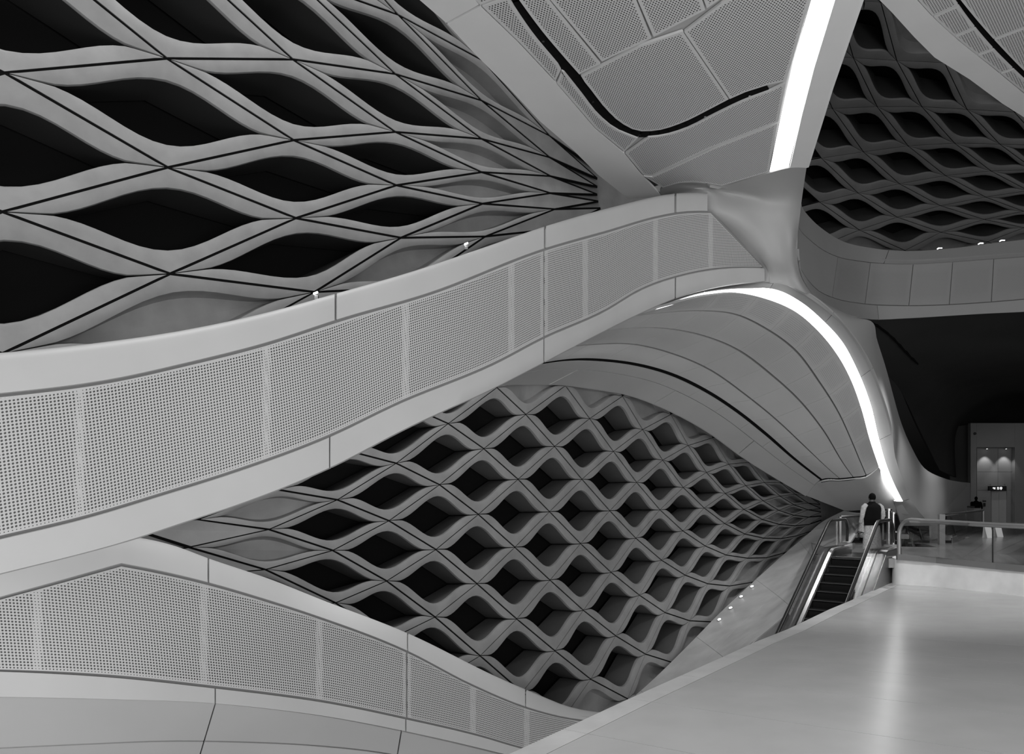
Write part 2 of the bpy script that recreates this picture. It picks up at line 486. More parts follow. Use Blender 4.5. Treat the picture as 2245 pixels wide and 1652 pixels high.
# ---- lower wall
TB = {-1: (-1, [(270, 1152), (255, 1228)]),
      0: (-1, [(434, 1139), (415, 1199), (425, 1262)]),
      1: (-1, [(610, 1073), (590, 1160), (582, 1248), (588, 1340)]),
      2: (-1, [(765, 988), (740, 1095), (730, 1206), (736, 1321), (745, 1440)]),
      3: (-1, [(905, 893), (869, 1015), (853, 1141), (848, 1273), (856, 1400), (880, 1530)]),
      4: (-1, [(1010, 800), (983, 928), (964, 1062), (956, 1204), (954, 1352), (965, 1490)]),
      5: (0, [(1090, 849), (1061, 983), (1049, 1127), (1046, 1279), (1053, 1437), (1070, 1590)]),
      6: (0, [(1170, 775), (1153, 908), (1136, 1050), (1129, 1199), (1133, 1356), (1145, 1517), (1165, 1670)]),
      7: (1, [(1240, 845), (1216, 978), (1205, 1121), (1206, 1271), (1217, 1426), (1235, 1575)]),
      8: (1, [(1315, 790), (1293, 917), (1276, 1050), (1273, 1191), (1279, 1337), (1295, 1488), (1320, 1625)]),
      9: (2, [(1365, 868), (1345, 989), (1337, 1119), (1340, 1254), (1350, 1393), (1376, 1531)]),
      10: (2, [(1432, 830), (1409, 941), (1396, 1057), (1394, 1179), (1402, 1304), (1415, 1433), (1440, 1560)]),
      11: (3, [(1471, 908), (1453, 1008), (1447, 1117), (1450, 1227), (1458, 1342), (1479, 1453)]),
      12: (3, [(1523, 885), (1509, 976), (1498, 1068), (1497, 1163), (1502, 1260), (1512, 1360), (1532, 1462)]),
      13: (4, [(1563, 959), (1549, 1035), (1544, 1113), (1546, 1196), (1552, 1279), (1568, 1363)]),
      14: (4, [(1612, 952), (1598, 1017), (1590, 1081), (1589, 1147), (1592, 1216), (1600, 1284), (1612, 1352)]),
      15: (5, [(1642, 1013), (1635, 1064), (1631, 1116), (1633, 1170), (1639, 1223), (1648, 1276)]),
      16: (5, [(1686, 1014), (1676, 1057), (1673, 1097), (1671, 1138), (1674, 1179), (1681, 1222), (1690, 1263)]),
      17: (6, [(1712, 1058), (1710, 1087), (1707, 1118), (1709, 1149), (1713, 1180), (1718, 1212)]),
      18: (6, [(1747, 1062), (1744, 1083), (1741, 1106), (1741, 1129), (1744, 1152), (1747, 1174), (1752, 1196)]),
      19: (7, [(1773, 1087), (1772, 1102), (1772, 1117), (1773, 1133), (1774, 1149), (1778, 1164)]),
      20: (7, [(1798, 1098), (1799, 1105), (1800, 1114), (1801, 1122), (1802, 1131), (1802, 1140), (1803, 1150)])}
NB, RB = {}, None
for k, (a0, pts) in TB.items():
    for i, p in enumerate(pts): NB[(a0 + i, k - a0 - i)] = p
dB = lambda x, y: float(herm([200, 430, 700, 950, 1120, 1300, 1500, 1700, 1850, 1950], [12.2, 12.8, 14.0, 15.6, 17.0, 19.2, 22.6, 27.6, 33, 37], x)) - .0012 * max(0, y - 1150)
topB = {5: 0, 7: 1, 9: 2, 11: 3, 13: 4, 15: 5, 17: 6}
botB = {9: 7, 11: 8, 13: 9}
def kB(a, b):
    k = a + b
    if k <= -1 or k >= 18: return 'flat'
    if k == 0 or k >= 16: return 'closed'
    if k in topB and a < topB[k] + 0 + 0: return 'closed'
    T = (a, b + 1); kt = k + 1
    if k in topB and a == topB[k] - 0 and False: return 'closed'
    if kt in (6, 8, 10, 12, 14, 16, 18) and a == {6: 0, 8: 1, 10: 2, 12: 3, 14: 4, 16: 5, 18: 6}[kt]: return 'closed'
    if (kt, a + 1) in ((8, 7), (10, 8), (12, 9), (14, 10), (15, 10), (16, 11), (17, 11), (6, 6)): return 'closed'
    return 'open'
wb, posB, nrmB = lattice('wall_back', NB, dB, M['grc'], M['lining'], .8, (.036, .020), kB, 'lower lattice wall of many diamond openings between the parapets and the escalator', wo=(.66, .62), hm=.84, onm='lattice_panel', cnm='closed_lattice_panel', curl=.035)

# ---- right upper wall
TC = {-2: (1, [(1750, -115), (1850, -118), (1955, -120)]),
      -1: (-1, [(1645, -3), (1740, 0), (1835, 2), (1931, 5), (2035, 8), (2150, 12)]),
      0: (-1, [(1680, 118), (1775, 122), (1871, 127), (1966, 133), (2071, 138), (2180, 144)]),
      1: (-1, [(1727, 243), (1825, 238), (1923, 234), (2021, 234), (2120, 240), (2224, 246), (2330, 254)]),
      2: (-2, [(1709, 363), (1801, 347), (1893, 333), (1991, 320), (2093, 314), (2192, 316), (2290, 320), (2390, 325)]),
      3: (-3, [(1713, 465), (1797, 443), (1881, 423), (1972, 403), (2073, 385), (2173, 375), (2268, 372), (2360, 373), (2450, 376)]),
      4: (-4, [(1738, 566), (1812, 534), (1884, 504), (1967, 476), (2062, 451), (2161, 432), (2255, 418), (2345, 412)]),
      5: (-4, [(1850, 630), (1905, 580), (1984, 549), (2063, 509), (2158, 481), (2244, 463), (2335, 450)]),
      6: (-3, [(1995, 640), (2085, 590), (2165, 530), (2245, 499), (2330, 485)]),
      7: (-2, [(2180, 610), (2265, 565), (2335, 530)])}
NC = {}
for a, (b0, pts) in TC.items():
    # b index shift so that (a+1,b) is the down-right neighbour of (a,b)
    for i, p in enumerate(pts): NC[(a, b0 + i)] = p
dC = lambda x, y: float(herm([-150, 0, 250, 450, 650], [19.0, 22, 27, 31, 34], y)) + .002 * (x - 1950)
def kC(a, b):
    if (a, b) in ((-1, 3), (-1, 2), (0, 3), (0, 4), (1, 4), (1, 5), (4, -3), (5, -2), (5, -3), (6, -2), (6, -1)): return 'closed'
    return 'open'
wc, posC, nrmC = lattice('wall_right', NC, dC, M['grc_shaded'], M['lining_deep_shade'], 1.0, (.026, .034), kC, 'dark lattice wall of diamond openings above the curved balcony at upper right', wo=(.62, .60), hm=.80, curl=.05)
# ================================================================ ramp parapets
def spl(pts):
    pts = np.array(pts, float); return lambda x: herm(pts[:, 0], pts[:, 1], x)

def strip_grid(xs, fa, fb, da, db, ra=0.0, rb=1.0, nv=6, dshape=None):
    """columns at pixel x in xs; v from curve fa to curve fb. da/db give depth at either edge"""
    G = np.zeros((len(xs), nv, 3))
    for i, x in enumerate(xs):
        ya, yb = float(fa(x)), float(fb(x))
        for j in range(nv):
            t = ra + (rb - ra) * j / (nv - 1)
            G[i, j] = P(x, ya + (yb - ya) * t, float(da(x)) * (1 - t) + float(db(x)) * t + (dshape(t) if dshape else 0))
    return G

def xs_between(a, b, step=22):
    n = max(4, int(abs(b - a) / step) + 1); return np.linspace(a, b, n)

def perf_panel(name, xs, fa, fb, dfun, m, root, inset=.07, pitch=.04, th=.03, d2=None, seam=.055, top_clip=None):
    """perforated curved panel: UVs in metres, hole size fades at seams and edges"""
    d2 = d2 or dfun
    n = len(xs); ta = [0, .001, .02, .25, .5, .75, .98, .999, 1]
    ta = [inset * .28 + t * (1 - inset * .56) for t in ta]; ta[2] = max(ta[2], .045); ta[-3] = min(ta[-3], .955)
    # refine x near the seams
    x0, x1 = xs[0], xs[-1]
    w0 = seam / float(dfun(x0)) * FOC; w1 = seam / float(dfun(x1)) * FOC
    X = np.unique(np.round(np.concatenate([[266.0] if x0 < 266 < x1 and fa is globals().get("z1") else [], [x0, x0 + w0 * .9, x0 + w0], np.clip(xs[1:-1], x0 + w0 * 1.05, x1 - w1 * 1.05), [x1 - w1, x1 - w1 * .9, x1]]), 2))
    G = np.zeros((len(X), len(ta), 3)); A = np.ones((len(X), len(ta)))
    for i, x in enumerate(X):
        ya, yb = float(fa(x)), float(fb(x))
        for j, t in enumerate(ta):
            G[i, j] = P(x, ya + (yb - ya) * t, float(dfun(x)) * (1 - t) + float(d2(x)) * t)
    mid = G[:, len(ta) // 2]
    u = np.concatenate([[0], np.cumsum(np.linalg.norm(np.diff(mid, axis=0), axis=1))])
    UV = np.zeros((len(X), len(ta), 2)); UV[:, :, 0] = u[:, None]
    UV[:, :, 1] = np.linalg.norm(G - G[:, -1:, :], axis=2) + 5
    A[:3] = .6; A[-3:] = .6
    if len(X) > 6: A[2] = 1; A[-3] = 1
    A[:, 0:2] = 0; A[:, -2:] = 0; 
    return sheet(name, G, m, root, th, UV, A)

# ---- upper ramp parapet
yt = spl([(-160, 783), (0, 773), (200, 753), (400, 724), (600, 681), (737, 643), (900, 596), (1050, 546), (1195, 496), (1350, 452), (1480, 424), (1545, 422)])
y1 = spl([(-160, 880), (0, 866), (258, 832), (402, 800), (580, 755), (750, 700), (942, 644), (1194, 547), (1330, 508), (1450, 474), (1500, 466), (1555, 465)])
y2 = spl([(-160, 1216), (0, 1178), (180, 1135), (361, 1081), (516, 1032), (720, 956), (873, 883), (1090, 793), (1189, 741), (1330, 678), (1400, 636), (1497, 602), (1594, 586), (1672, 585)])
y3 = spl([(-160, 1298), (0, 1259), (304, 1179), (400, 1147), (516, 1109), (723, 1026), (888, 941), (1100, 842), (1187, 797), (1300, 738), (1405, 686), (1482, 653), (1594, 625), (1675, 617)])
d1 = spl([(-160, 7.55), (0, 7.9), (400, 9.1), (723, 10.3), (1190, 13.0), (1480, 16.4), (1675, 18.2)])
dd = lambda k: (lambda x: float(d1(x)) + k)
rp = empty('ramp_parapet', P(0, 1259, 7.9), 'long pale curved ramp parapet with perforated infill rising from the left edge to the column', 'parapet')
CAPS = [-150, 736, 1195, 1481, 1551]
for a, b in zip(CAPS[:-1], CAPS[1:]):
    a_, b_ = a + 2.5 * (a > -150), b - 2.5 * (b < 1545)
    xs = xs_between(a_, b_)
    G = np.zeros((len(xs), 10, 3))
    for i, x in enumerate(xs):
        t0, t1, d = float(yt(x)), float(y1(x)) - 2, float(d1(x))
        prof = [(0, .40), (0, .22), (.0, .12), (.03, .055), (.09, .02), (.18, 0), (.4, 0), (.7, 0), (.97, 0), (1.0, .03)]
        for j, (t, o) in enumerate(prof): G[i, j] = P(x, t0 + (t1 - t0) * t, d + o) 
        top = G[i, 2].copy()
        for j in (0, 1): G[i, j] = top + np.array([0, (.40, .22)[j] - .12, -.02 * (2 - j)])
    sheet('coping', G, M['white'], rp, .03, angle=50)
for a, b in zip([-150, 723, 1193, 1481], [723, 1193, 1481, 1678]):
    xs = xs_between(a + 1.5 * (a > 0), b - 1.5)
    G = np.zeros((len(xs), 6, 3))
    for i, x in enumerate(xs):
        t0, t1, d = float(y2(x)) + 2, float(y3(x)), float(d1(x))
        for j, (t, o) in enumerate([(0, .03), (.03, 0), (.5, 0), (.97, 0), (1, .02), (1.0, .14)]): G[i, j] = P(x, t0 + (t1 - t0) * t, d + o)
        G[i, 5] = G[i, 4] + np.array([0, .12, .01])
    sheet('fascia_band', G, M['white'], rp, .02, angle=50)
PS = [-150, 175, 584, 889, 1121, 1193, 1283, 1437, 1558]
for i, (a, b) in enumerate(zip(PS[:-1], PS[1:])):
    g = 1.8 if 1193 in (a, b) else 0
    perf_panel('perforated_panel', xs_between(a + (g if a == 1193 else 0), b - (g if b == 1193 else 0)), y1, y2, dd(.015), M['white_perf'], rp, inset=.05, th=.02)
# pointed end panel
xs = xs_between(1558, 1671, 14)
yd = spl([(1558, 465), (1600, 510), (1640, 552), (1672, 584.5)])
perf_panel('perforated_panel', xs, yd, y2, dd(.015), M['white_perf'], rp, inset=.05, th=.02)
# shadowed core behind the joints
xs = xs_between(-155, 1551)
sheet('backing_rail', strip_grid(xs, lambda x: y1(x) - 12, lambda x: y2(x) + 12, dd(.05), dd(.05), nv=4), M['groove'], rp, .03)
xs = xs_between(1548, 1668, 12)
sheet('backing_rail', strip_grid(xs, lambda x: (yd(x) - 4 if x > 1560 else y1(x) - 1), lambda x: y2(x) + 8, dd(.05), dd(.05), nv=4), M['groove'], rp, .03)
for x0, f0, f1 in ((1195, lambda x: yt(x) + 6, lambda x: y3(x) - 4), (736, lambda x: yt(x) + 6, y1), (723, y2, lambda x: y3(x) - 3), (1481, lambda x: yt(x) + 6, y1), (1481, y2, lambda x: y3(x) - 3)):
    sheet('joint_backing', strip_grid(np.array([x0 - 7, x0 + 7.]), f0, f1, dd(.06), dd(.06), nv=5), M['groove'], rp, .02)
# small lamps behind the coping
for (x, y) in ((1022, 534), (692, 642)):
    c = P(x, y, float(d1(x)) + .35)
    o = MB().box(c, (.03, 0, .012), (0, .02, 0), (0, 0, .009)).build('lens', M['spot'], None, False)
    r = empty('wall_washer', c, 'tiny bright lamp behind the ramp coping, ' + ('right-hand one' if x > 1000 else 'left-hand one'), 'lamp', 'tiny lamps behind the ramp coping')
    o.parent = r; o.matrix_parent_inverse = Matrix.Translation(-r.location)
    MB().box(c + [0, .05, -.05], (.025, 0, 0), (0, .02, 0), (0, 0, .03)).build('housing', M['steel_dark'], r, False)

# ---- lower ramp parapet
zt = spl([(-160, 1240), (0, 1228), (150, 1195), (250, 1173), (304, 1178), (380, 1195), (456, 1223), (600, 1272), (700, 1312), (895, 1388), (1100, 1488), (1180, 1522), (1240, 1546), (1310, 1560), (1380, 1562)])
z1l = spl([(-160, 1358), (0, 1312), (130, 1276), (266, 1237.5)])
z1r = spl([(266, 1237.5), (360, 1256), (456, 1279), (580, 1315), (700, 1354), (892, 1428), (1031, 1500), (1153, 1551), (1235, 1573), (1310, 1583), (1380, 1590)])
z1 = lambda x: z1l(x) if x <= 266 else z1r(x)
z2 = spl([(-160, 1466), (0, 1469), (258, 1483), (474, 1506), (600, 1521), (700, 1535), (889, 1573), (1056, 1612), (1142, 1637), (1260, 1660), (1380, 1690)])
z3 = spl([(-160, 1526), (0, 1527), (242, 1532), (469, 1541), (600, 1554), (700, 1567), (889, 1602), (1035, 1635), (1092, 1649), (1260, 1690), (1380, 1720)])
d2 = spl([(-160, 8.9), (0, 9.05), (260, 9.7), (700, 11.5), (893, 12.5), (1153, 14.2), (1310, 15.4), (1380, 16)])
de = lambda k: (lambda x: float(d2(x)) + k)
rq = empty('ramp_parapet', P(0, 1560, 9), 'lower pale ramp parapet at bottom left, perforated infill sweeping down to the polished ledge', 'parapet')
def peak(f, x): return float(f(x))
CA = [-150, 457, 894, 1153, 1375]
for a, b in zip(CA[:-1], CA[1:]):
    xs = xs_between(a + 1.8 * (a > 0), b - 1.8)
    if a < 266 < b: xs = np.unique(np.append(xs, 266.0))
    G = np.zeros((len(xs), 7, 3))
    for i, x in enumerate(xs):
        t0, t1, d = float(zt(x)), float(z1(x)) - 2, float(d2(x))
        for j, (t, o) in enumerate([(0, .26), (.02, .22), (.1, .17), (.5, .08), (.8, .02), (.97, 0), (1, .03)]): G[i, j] = P(x, t0 + (t1 - t0) * t, d + o)
    sheet('coping', G, M['white'], rq, .03, angle=50)
for a, b in zip([-150, 472, 890], [472, 890, 1375]):
    xs = xs_between(a + 1.5 * (a > 0), b - 1.5)
    sheet('fascia_band', strip_grid(xs, lambda x: z2(x) + 3, z3, d2, d2, nv=4), M['white'], rq, .03)
PQ = [-150, 82, 266, 447, 700, 892, 1037, 1155, 1375]
for a, b in zip(PQ[:-1], PQ[1:]):
    g = 2 if 892 in (a, b) else 0
    if a == 82: continue
    if a == 266: a = 82
    perf_panel('perforated_panel', xs_between(a + (g if a == 892 else 0), b - (g if b == 892 else 0)), z1, z2, de(.015), M['white_perf'], rq, inset=.05, th=.02)
xs = np.unique(np.append(xs_between(-155, 1375), 266.0))
sheet('backing_rail', strip_grid(xs, lambda x: z1(x) - 10, lambda x: z2(x) + 9, de(.05), de(.05), nv=4), M['groove'], rq, .03)
for x0, f0, f1 in ((894, lambda x: zt(x) + 8, lambda x: z1(x) - 3), (893.5, z1, z3), (457, lambda x: zt(x) + 8, lambda x: z1(x) - 3), (472, z2, z3)):
    sheet('joint_backing', strip_grid(np.array([x0 - 6, x0 + 6.]), f0, f1, de(.05 if x0 not in (457, 894) else .26), de(.05), nv=5), M['groove'], rq, .02)
# underside of the lower ramp, curling back
z4 = spl([(-160, 1648), (0, 1640), (200, 1631), (400, 1624), (550, 1626), (700, 1633), (870, 1652), (1000, 1680), (1380, 1790)])
z5 = spl([(-160, 1760), (0, 1755), (400, 1745), (870, 1790), (1380, 1900)])
ru = empty('ramp_soffit', P(300, 1700, 10), 'smooth grey curved underside below the lower ramp parapet', 'soffit', kind='structure')
seam = lambda x, y: x - (y - 1540) * .26 * (1 if x < 600 else .17)
def under(xa, xb, fa, fb, off0, off1):
    nv = 5; xs = xs_between(xa, xb, 30); G = np.zeros((len(xs), nv, 3))
    for i, x in enumerate(xs):
        for j in range(nv):
            t = j / (nv - 1); y = float(fa(x)) + (float(fb(x)) - float(fa(x))) * t
            k = (xb - x) / (xb - xa); k2 = 1 - k
            sh = 0
            if xb in (471, 889): sh += -(y - 1541) * (.30 if xb == 471 else .17) * k2
            if xa in (474, 892): sh += -(y - 1541) * (.30 if xa == 474 else .17) * k
            G[i, j] = P(x + sh, y, float(d2(x)) + off0 + (off1 - off0) * t)
    return G
for xa, xb in ((-150, 471), (474, 889), (892, 1375)):
    sheet('soffit_panel', under(xa, xb, lambda x: z3(x) + .5, lambda x: z4(x) - 1.5, .03, .42), M['under'], ru, .03)
    sheet('soffit_panel', under(xa, xb, lambda x: z4(x) + 1.5, z5, .43, .95), M['under'], ru, .03)
sheet('backing_rail', under(-155, 1380, lambda x: z3(x) + 3, z5, .26, 1.6), M['groove'], ru, .02)

# ================================================================ hall ceiling over the left half, with long black slot
Z0 = 9.0
def pz(pts, z=Z0): return [Pz(x, y, z) for x, y in pts]
def dens(pts, n=8):
    pts = np.array(pts, float); return [tuple(q) for q in along(pts, np.linspace(0, 1, n * (len(pts) - 1) + 1))]
ce = empty('ceiling', Pz(1300, 100, Z0), 'flat pale ceiling of perforated panels with a bent black slot', 'ceiling', kind='structure')
L1 = [(700, -240), (920, 0), (981, 53), (1039, 116), (1112, 189), (1184, 266), (1257, 329), (1310, 382), (1378, 436)]
L2 = [(836, -240), (1039, 0), (1053, 15), (1136, 92), (1218, 179), (1305, 281), (1368, 334), (1407, 382), (1450, 426)]
DN = (0, 0, -1)
poly_slab('fascia_band', pz([(700, -240), (920, 0), (978, 50), (1050, 10), (1040, -2), (836, -240)]), DN, M['soffit'], ce, .05)
poly_slab('fascia_band', pz([(981, 53), (1039, 116), (1112, 189), (1184, 266), (1257, 329), (1310, 382), (1378, 436), (1452, 431), (1407, 384), (1368, 336), (1305, 283), (1218, 181), (1136, 94), (1053, 15)]), DN, M['soffit'], ce, .05)
# upstand along the free edge
e = pz([(700, -240), (920, 0), (981, 53), (1039, 116), (1112, 189), (1184, 266), (1257, 329), (1310, 382), (1378, 436)])
G = np.array([[p + np.array([.02, 0, .04]), p + np.array([.1, 0, .5]), p + np.array([.2, 0, 1.0])] for p in e]); sheet('edge_upstand', G, M['soffit'], ce, .05)
SL = dens([(1117, 0), (1168, 75), (1228, 147), (1273, 203), (1312, 252), (1350, 283), (1392, 299), (1440, 299), (1503, 282), (1563, 252), (1633, 219), (1688, 199)], 3)
SR = dens([(1138, 0), (1190, 70), (1250, 141), (1295, 196), (1328, 238), (1360, 268), (1396, 286), (1438, 286), (1498, 268), (1557, 239), (1628, 205), (1681, 188)], 3)
sl = lambda a, b: [p for p in SL if a <= p[0] <= b]
sr = lambda a, b: [p for p in SR if a <= p[0] <= b]
pf = lambda pts, m='soffit_perf': poly_slab('perforated_panel', pz(pts), DN, M[m], ce, .04, uvrot=.62, inset=.05)
pf([(838, -238), (1042, 0), (1053, 11), (1112, -12), (985, -238)])
pf([(1057, 14), (1138, 92), (1218, 177), (1230, 153)] + sl(1118, 1226)[::-1] + [(1114, -7)])
pf([(1221, 182), (1306, 281), (1369, 332), (1398, 303)] + sl(1230, 1395)[::-1] + [(1231, 155)])
pf([(1371, 336), (1409, 382), (1429, 385), (1560, 323), (1706, 266), (1722, 182), (1690, 198)] + sl(1400, 1687)[::-1])
pf([(1411, 386), (1430, 388), (1562, 326), (1704, 271), (1686, 376), (1640, 390), (1582, 407), (1552, 402), (1520, 398), (1490, 400), (1453, 411)])
pf([(1003, -240)] + [(1136, -3)] + sr(1139, 1252) + [(1270, 163), (1316, 140), (1203, 0), (1075, -240)])
pf([(1079, -240), (1207, 0), (1320, 135), (1428, 84), (1394, 0), (1318, -240)])
pf([(1322, -240), (1398, 0), (1433, 81), (1546, 22), (1539, 0), (1495, -240)])
pf([(1499, -240), (1543, 0), (1550, 18), (1577, 0), (1782, -130), (1815, -240)])
pf(sr(1276, 1557) + [(1597, 218), (1496, 69), (1400, 101), (1274, 167)])
pf([(1500, 70), (1581, 8), (1779, -95), (1782, -20), (1776, 0), (1735, 140), (1722, 178), (1684, 186), (1634, 202), (1600, 217)])
# slot linings: thin black bars along the slot
g = MB()
mid = [((a[0] + b[0]) / 2, (a[1] + b[1]) / 2) for a, b in zip(SL, SR)]
mid = [(980, -238)] + mid
ps = pz(mid, Z0 + .04)
for a, b in zip(ps[:-1], ps[1:]):
    t = (b - a) / np.linalg.norm(b - a); s = np.array([-t[1], t[0], 0])
    g.box((a + b) / 2, (b - a) / 2 * 1.03, s * .105, (0, 0, .012))
g.build('slot_channel', M['black'], ce, False)
g = MB()
for i in (6, 14, 20, 27, 32):
    g.box(ps[i] - np.array([0, 0, .02]), (.02, 0, 0), (0, .02, 0), (0, 0, .01))
g.build('slot_spotlight', M['steel'], ce, False)
poly_slab('backing_board', pz([(845, -235), (1045, 0), (1140, 92), (1222, 179), (1309, 281), (1372, 334), (1409, 372), (1452, 388), (1520, 380), (1582, 385), (1680, 368), (1700, 300), (1775, 0), (1825, -235)], Z0 + .06), DN, M['vault'], ce, .03)
poly_slab('light_cover', pz([(700, -240), (920, 0), (981, 53), (1039, 116), (1112, 189), (1184, 266), (1257, 329), (1310, 382), (1378, 430), (1480, 392), (1582, 392), (1760, 360), (1815, 194), (1880, 0), (1955, -240)], Z0 + .45), DN, M['groove'], ce, .1)  # unseen slab added to keep overhead light off ceiling and column
# light strip + border
ls = empty('light_strip', Pz(1740, 200, Z0), 'wide straight glowing light strip set in the upper ceiling', 'light')
poly_slab('diffuser', pz([(1838, -240), (1780, 0), (1739, 140), (1712, 260), (1687, 379), (1729, 366), (1757, 250), (1783, 150), (1829, 0), (1892, -240)], Z0 + .03), DN, M['light'], ls, .03)
poly_slab('border_panel', pz([(1895, -240), (1831, 0), (1785, 150), (1759, 250), (1732, 367), (1768, 368), (1821, 194), (1887, 0), (1962, -240)]), DN, M['soffit'], ce, .06)
e = pz([(1962, -240), (1887, 0), (1821, 194), (1768, 368)])
sheet('edge_upstand', np.array([[p + np.array([0, 0, .0]), p + np.array([-.1, 0, .5])] for p in e]), M['soffit'], ce, .05)

# ================================================================ column / flared pier
pr = empty('column', P(1750, 500, 17.5), 'smooth flared concrete column where ceiling, ramp parapet and balcony merge', 'column', kind='structure')
on = lambda x, y: (x, y, float(Pz(x, y, Z0)[1]))
rows = [[on(1450, 434), on(1451, 413), on(1490, 401), on(1540, 401), on(1583, 409), on(1640, 392), on(1687, 379), on(1731, 368), on(1768, 368)],
        [(1470, 430, 17.8), (1546, 421, 17.34), (1585, 423, 17.45), (1620, 428, 17.5), (1655, 432, 17.5), (1690, 434, 17.4), (1725, 434, 17.4), (1745, 434, 17.5), (1758, 436, 17.7)],
        [(1500, 470, 17.8), (1556, 466, 17.42), (1596, 466, 17.35), (1628, 468, 17.4), (1658, 470, 17.5), (1690, 470, 17.5), (1718, 470, 17.5), (1738, 470, 17.6), (1754, 470, 17.8)],
        [(1560, 530, 18.1), (1610, 520, 17.8), (1640, 520, 17.65), (1664, 520, 17.6), (1686, 520, 17.6), (1706, 520, 17.6), (1724, 520, 17.65), (1738, 520, 17.7), (1748, 520, 18.0)],
        [(1610, 575, 18.5), (1655, 566, 18.05), (1672, 567, 17.9), (1688, 568, 17.8), (1702, 569, 17.8), (1715, 570, 17.8), (1728, 570, 17.85), (1739, 570, 17.95), (1748, 570, 18.2)],
        [(1620, 600, 18.8), (1675, 590, 18.22), (1684, 594, 18.15), (1695, 597, 18.1), (1707, 600, 18.1), (1720, 602, 18.1), (1735, 606, 18.15), (1748, 608, 18.2), (1757, 608, 18.5)],
        [(1625, 640, 18.8), (1676, 619, 18.24), (1690, 620, 18.22), (1705, 621, 18.2), (1720, 624, 18.2), (1737, 629, 18.2), (1753, 636, 18.25), (1768, 643, 18.35), (1776, 641, 18.6)]]
sheet('column_shell', net(rows, 34, 34), M['column'], pr, .06)
Eo = [(1671, 619, 18.3), (1721, 623, 18.2), (1771, 644, 18.5), (1826, 686, 19.2), (1864, 728, 20.0), (1902, 787, 21.0), (1931, 855, 22.0), (1954, 930, 23.3), (1963, 1002, 24.6), (1978, 1048, 25.6), (1994, 1094, 26.6), (2026, 1134, 27.6), (2041, 1150, 28.2)]
Dk = [(1748, 570, 18.3), (1755, 600, 18.6), (1787, 649, 19.4), (1865, 692, 20.6), (1913, 706, 21.6), (1923, 745, 22.6), (1944, 812, 24.0), (1973, 918, 26.4), (1999, 981, 28), (2028, 1027, 30), (2070, 1048, 33), (2100, 1055, 37), (2127, 1058, 43)]
mids = [[(e[0] * (1 - t) + k[0] * t, e[1] * (1 - t) + k[1] * t, e[2] * (1 - t ** 1.0) + k[2] * t - (1.0 if e[1] > 900 else .5) * math.sin(math.pi * t) * .25) for t in (0, .3, .65, 1)] for e, k in zip(Eo, Dk)]
sheet('pier_shell', net(mids, 60, 12), M['column'], pr, .06)
# pier foot becoming the far hall wall
foot = [mids[-1], [(a[0] * .5 + b_[0] * .5, a[1] * .5 + b_[1] * .5 + 4, a[2] * .5 + b_[2] * .5) for a, b_ in zip(mids[-1], [(2042, 1184, 28.6), (2075, 1172, 32), (2103, 1162, 37), (2128, 1154, 43.4)])], [(2042, 1184, 28.6), (2075, 1172, 32), (2103, 1162, 37), (2128, 1154, 43.4)]]
sheet('wall_panel', net(foot, 16, 12), M['column'], pr, .06)
# smooth filler walls closing the lattice ends
f1 = [[(1190, 250, 18.85), (1190, 420, 18.85), (1190, 520, 18.85)], [(1260, 320, 19.65), (1260, 425, 19.65), (1260, 520, 19.65)], [(1311, 360, 20.35), (1311, 430, 20.35), (1320, 520, 20.45)], [(1350, 380, 20.8), (1350, 430, 20.8), (1352, 505, 20.8)], [(1420, 400, 21.8), (1420, 430, 21.8), (1420, 470, 21.8)], [(1520, 400, 22.5), (1520, 430, 22.5), (1520, 470, 22.5)]]
sheet('filler_wall', net(f1, 8, 6), M['grc'], wa, .05)
f2 = [[(1768, 1085, 30.0), (1768, 1122, 30.0), (1768, 1172, 30.0)], [(1799, 1096, 31.4), (1801, 1122, 31.4), (1801, 1150, 31.4)], [(1825, 1100, 33.5), (1825, 1115, 33.5), (1824, 1132, 33.5)], [(1862, 1100, 36), (1862, 1112, 36), (1862, 1124, 36)]]
sheet('filler_wall', net(f2, 8, 6), M['grc'], wb, .05)
f3 = [[(150, 1080, 12.0), (150, 1180, 12.0), (150, 1280, 12.0)], [(300, 1080, 12.9), (300, 1180, 12.9), (300, 1280, 12.9)], [(470, 1080, 13.5), (440, 1180, 13.4), (470, 1280, 13.6)]]
sheet('filler_wall', net(f3, 8, 6), M['grc'], wb, .05)

# ================================================================ curved ribbon balcony on the right
by = {}
rb = empty('balcony_parapet', P(2000, 690, 23.5), 'curved grey balcony parapet with perforated panels wrapping round below the dark lattice', 'parapet')
Bt = [(1756, 440, 18.0), (1757, 449, 18.6), (1778, 479, 19.8), (1812, 508, 21.0), (1846, 528, 22.0), (1908, 543, 23.2), (1981, 550, 23.9), (2078, 545, 24.2), (2175, 533, 24.4), (2245, 525, 24.5), (2420, 500, 24.6)]
B1 = [(1750, 470, 17.95), (1752, 500, 18.4), (1775, 525, 19.4), (1805, 548, 20.6), (1838, 563, 21.6), (1886, 572, 22.7), (1975, 578, 23.4), (2078, 574, 23.7), (2160, 568, 23.9), (2245, 562, 24.0), (2420, 545, 24.1)]
B2 = [(1748, 545, 18.0), (1752, 580, 18.3), (1770, 612, 19.0), (1795, 638, 20.0), (1836, 656, 21.3), (1884, 665, 22.4), (1975, 670, 23.2), (2078, 668, 23.5), (2160, 663, 23.7), (2245, 656, 23.8), (2420, 640, 23.9)]
B3 = [(1748, 572, 18.3), (1757, 604, 18.6), (1787, 649, 19.4), (1831, 678, 20.3), (1870, 692, 21.4), (1913, 699, 22.6), (1990, 697, 23.2), (2078, 692, 23.5), (2160, 687, 23.7), (2245, 683, 23.8), (2420, 670, 23.9)]
B4 = [(x, y + 2, d + .3) for x, y, d in B3]
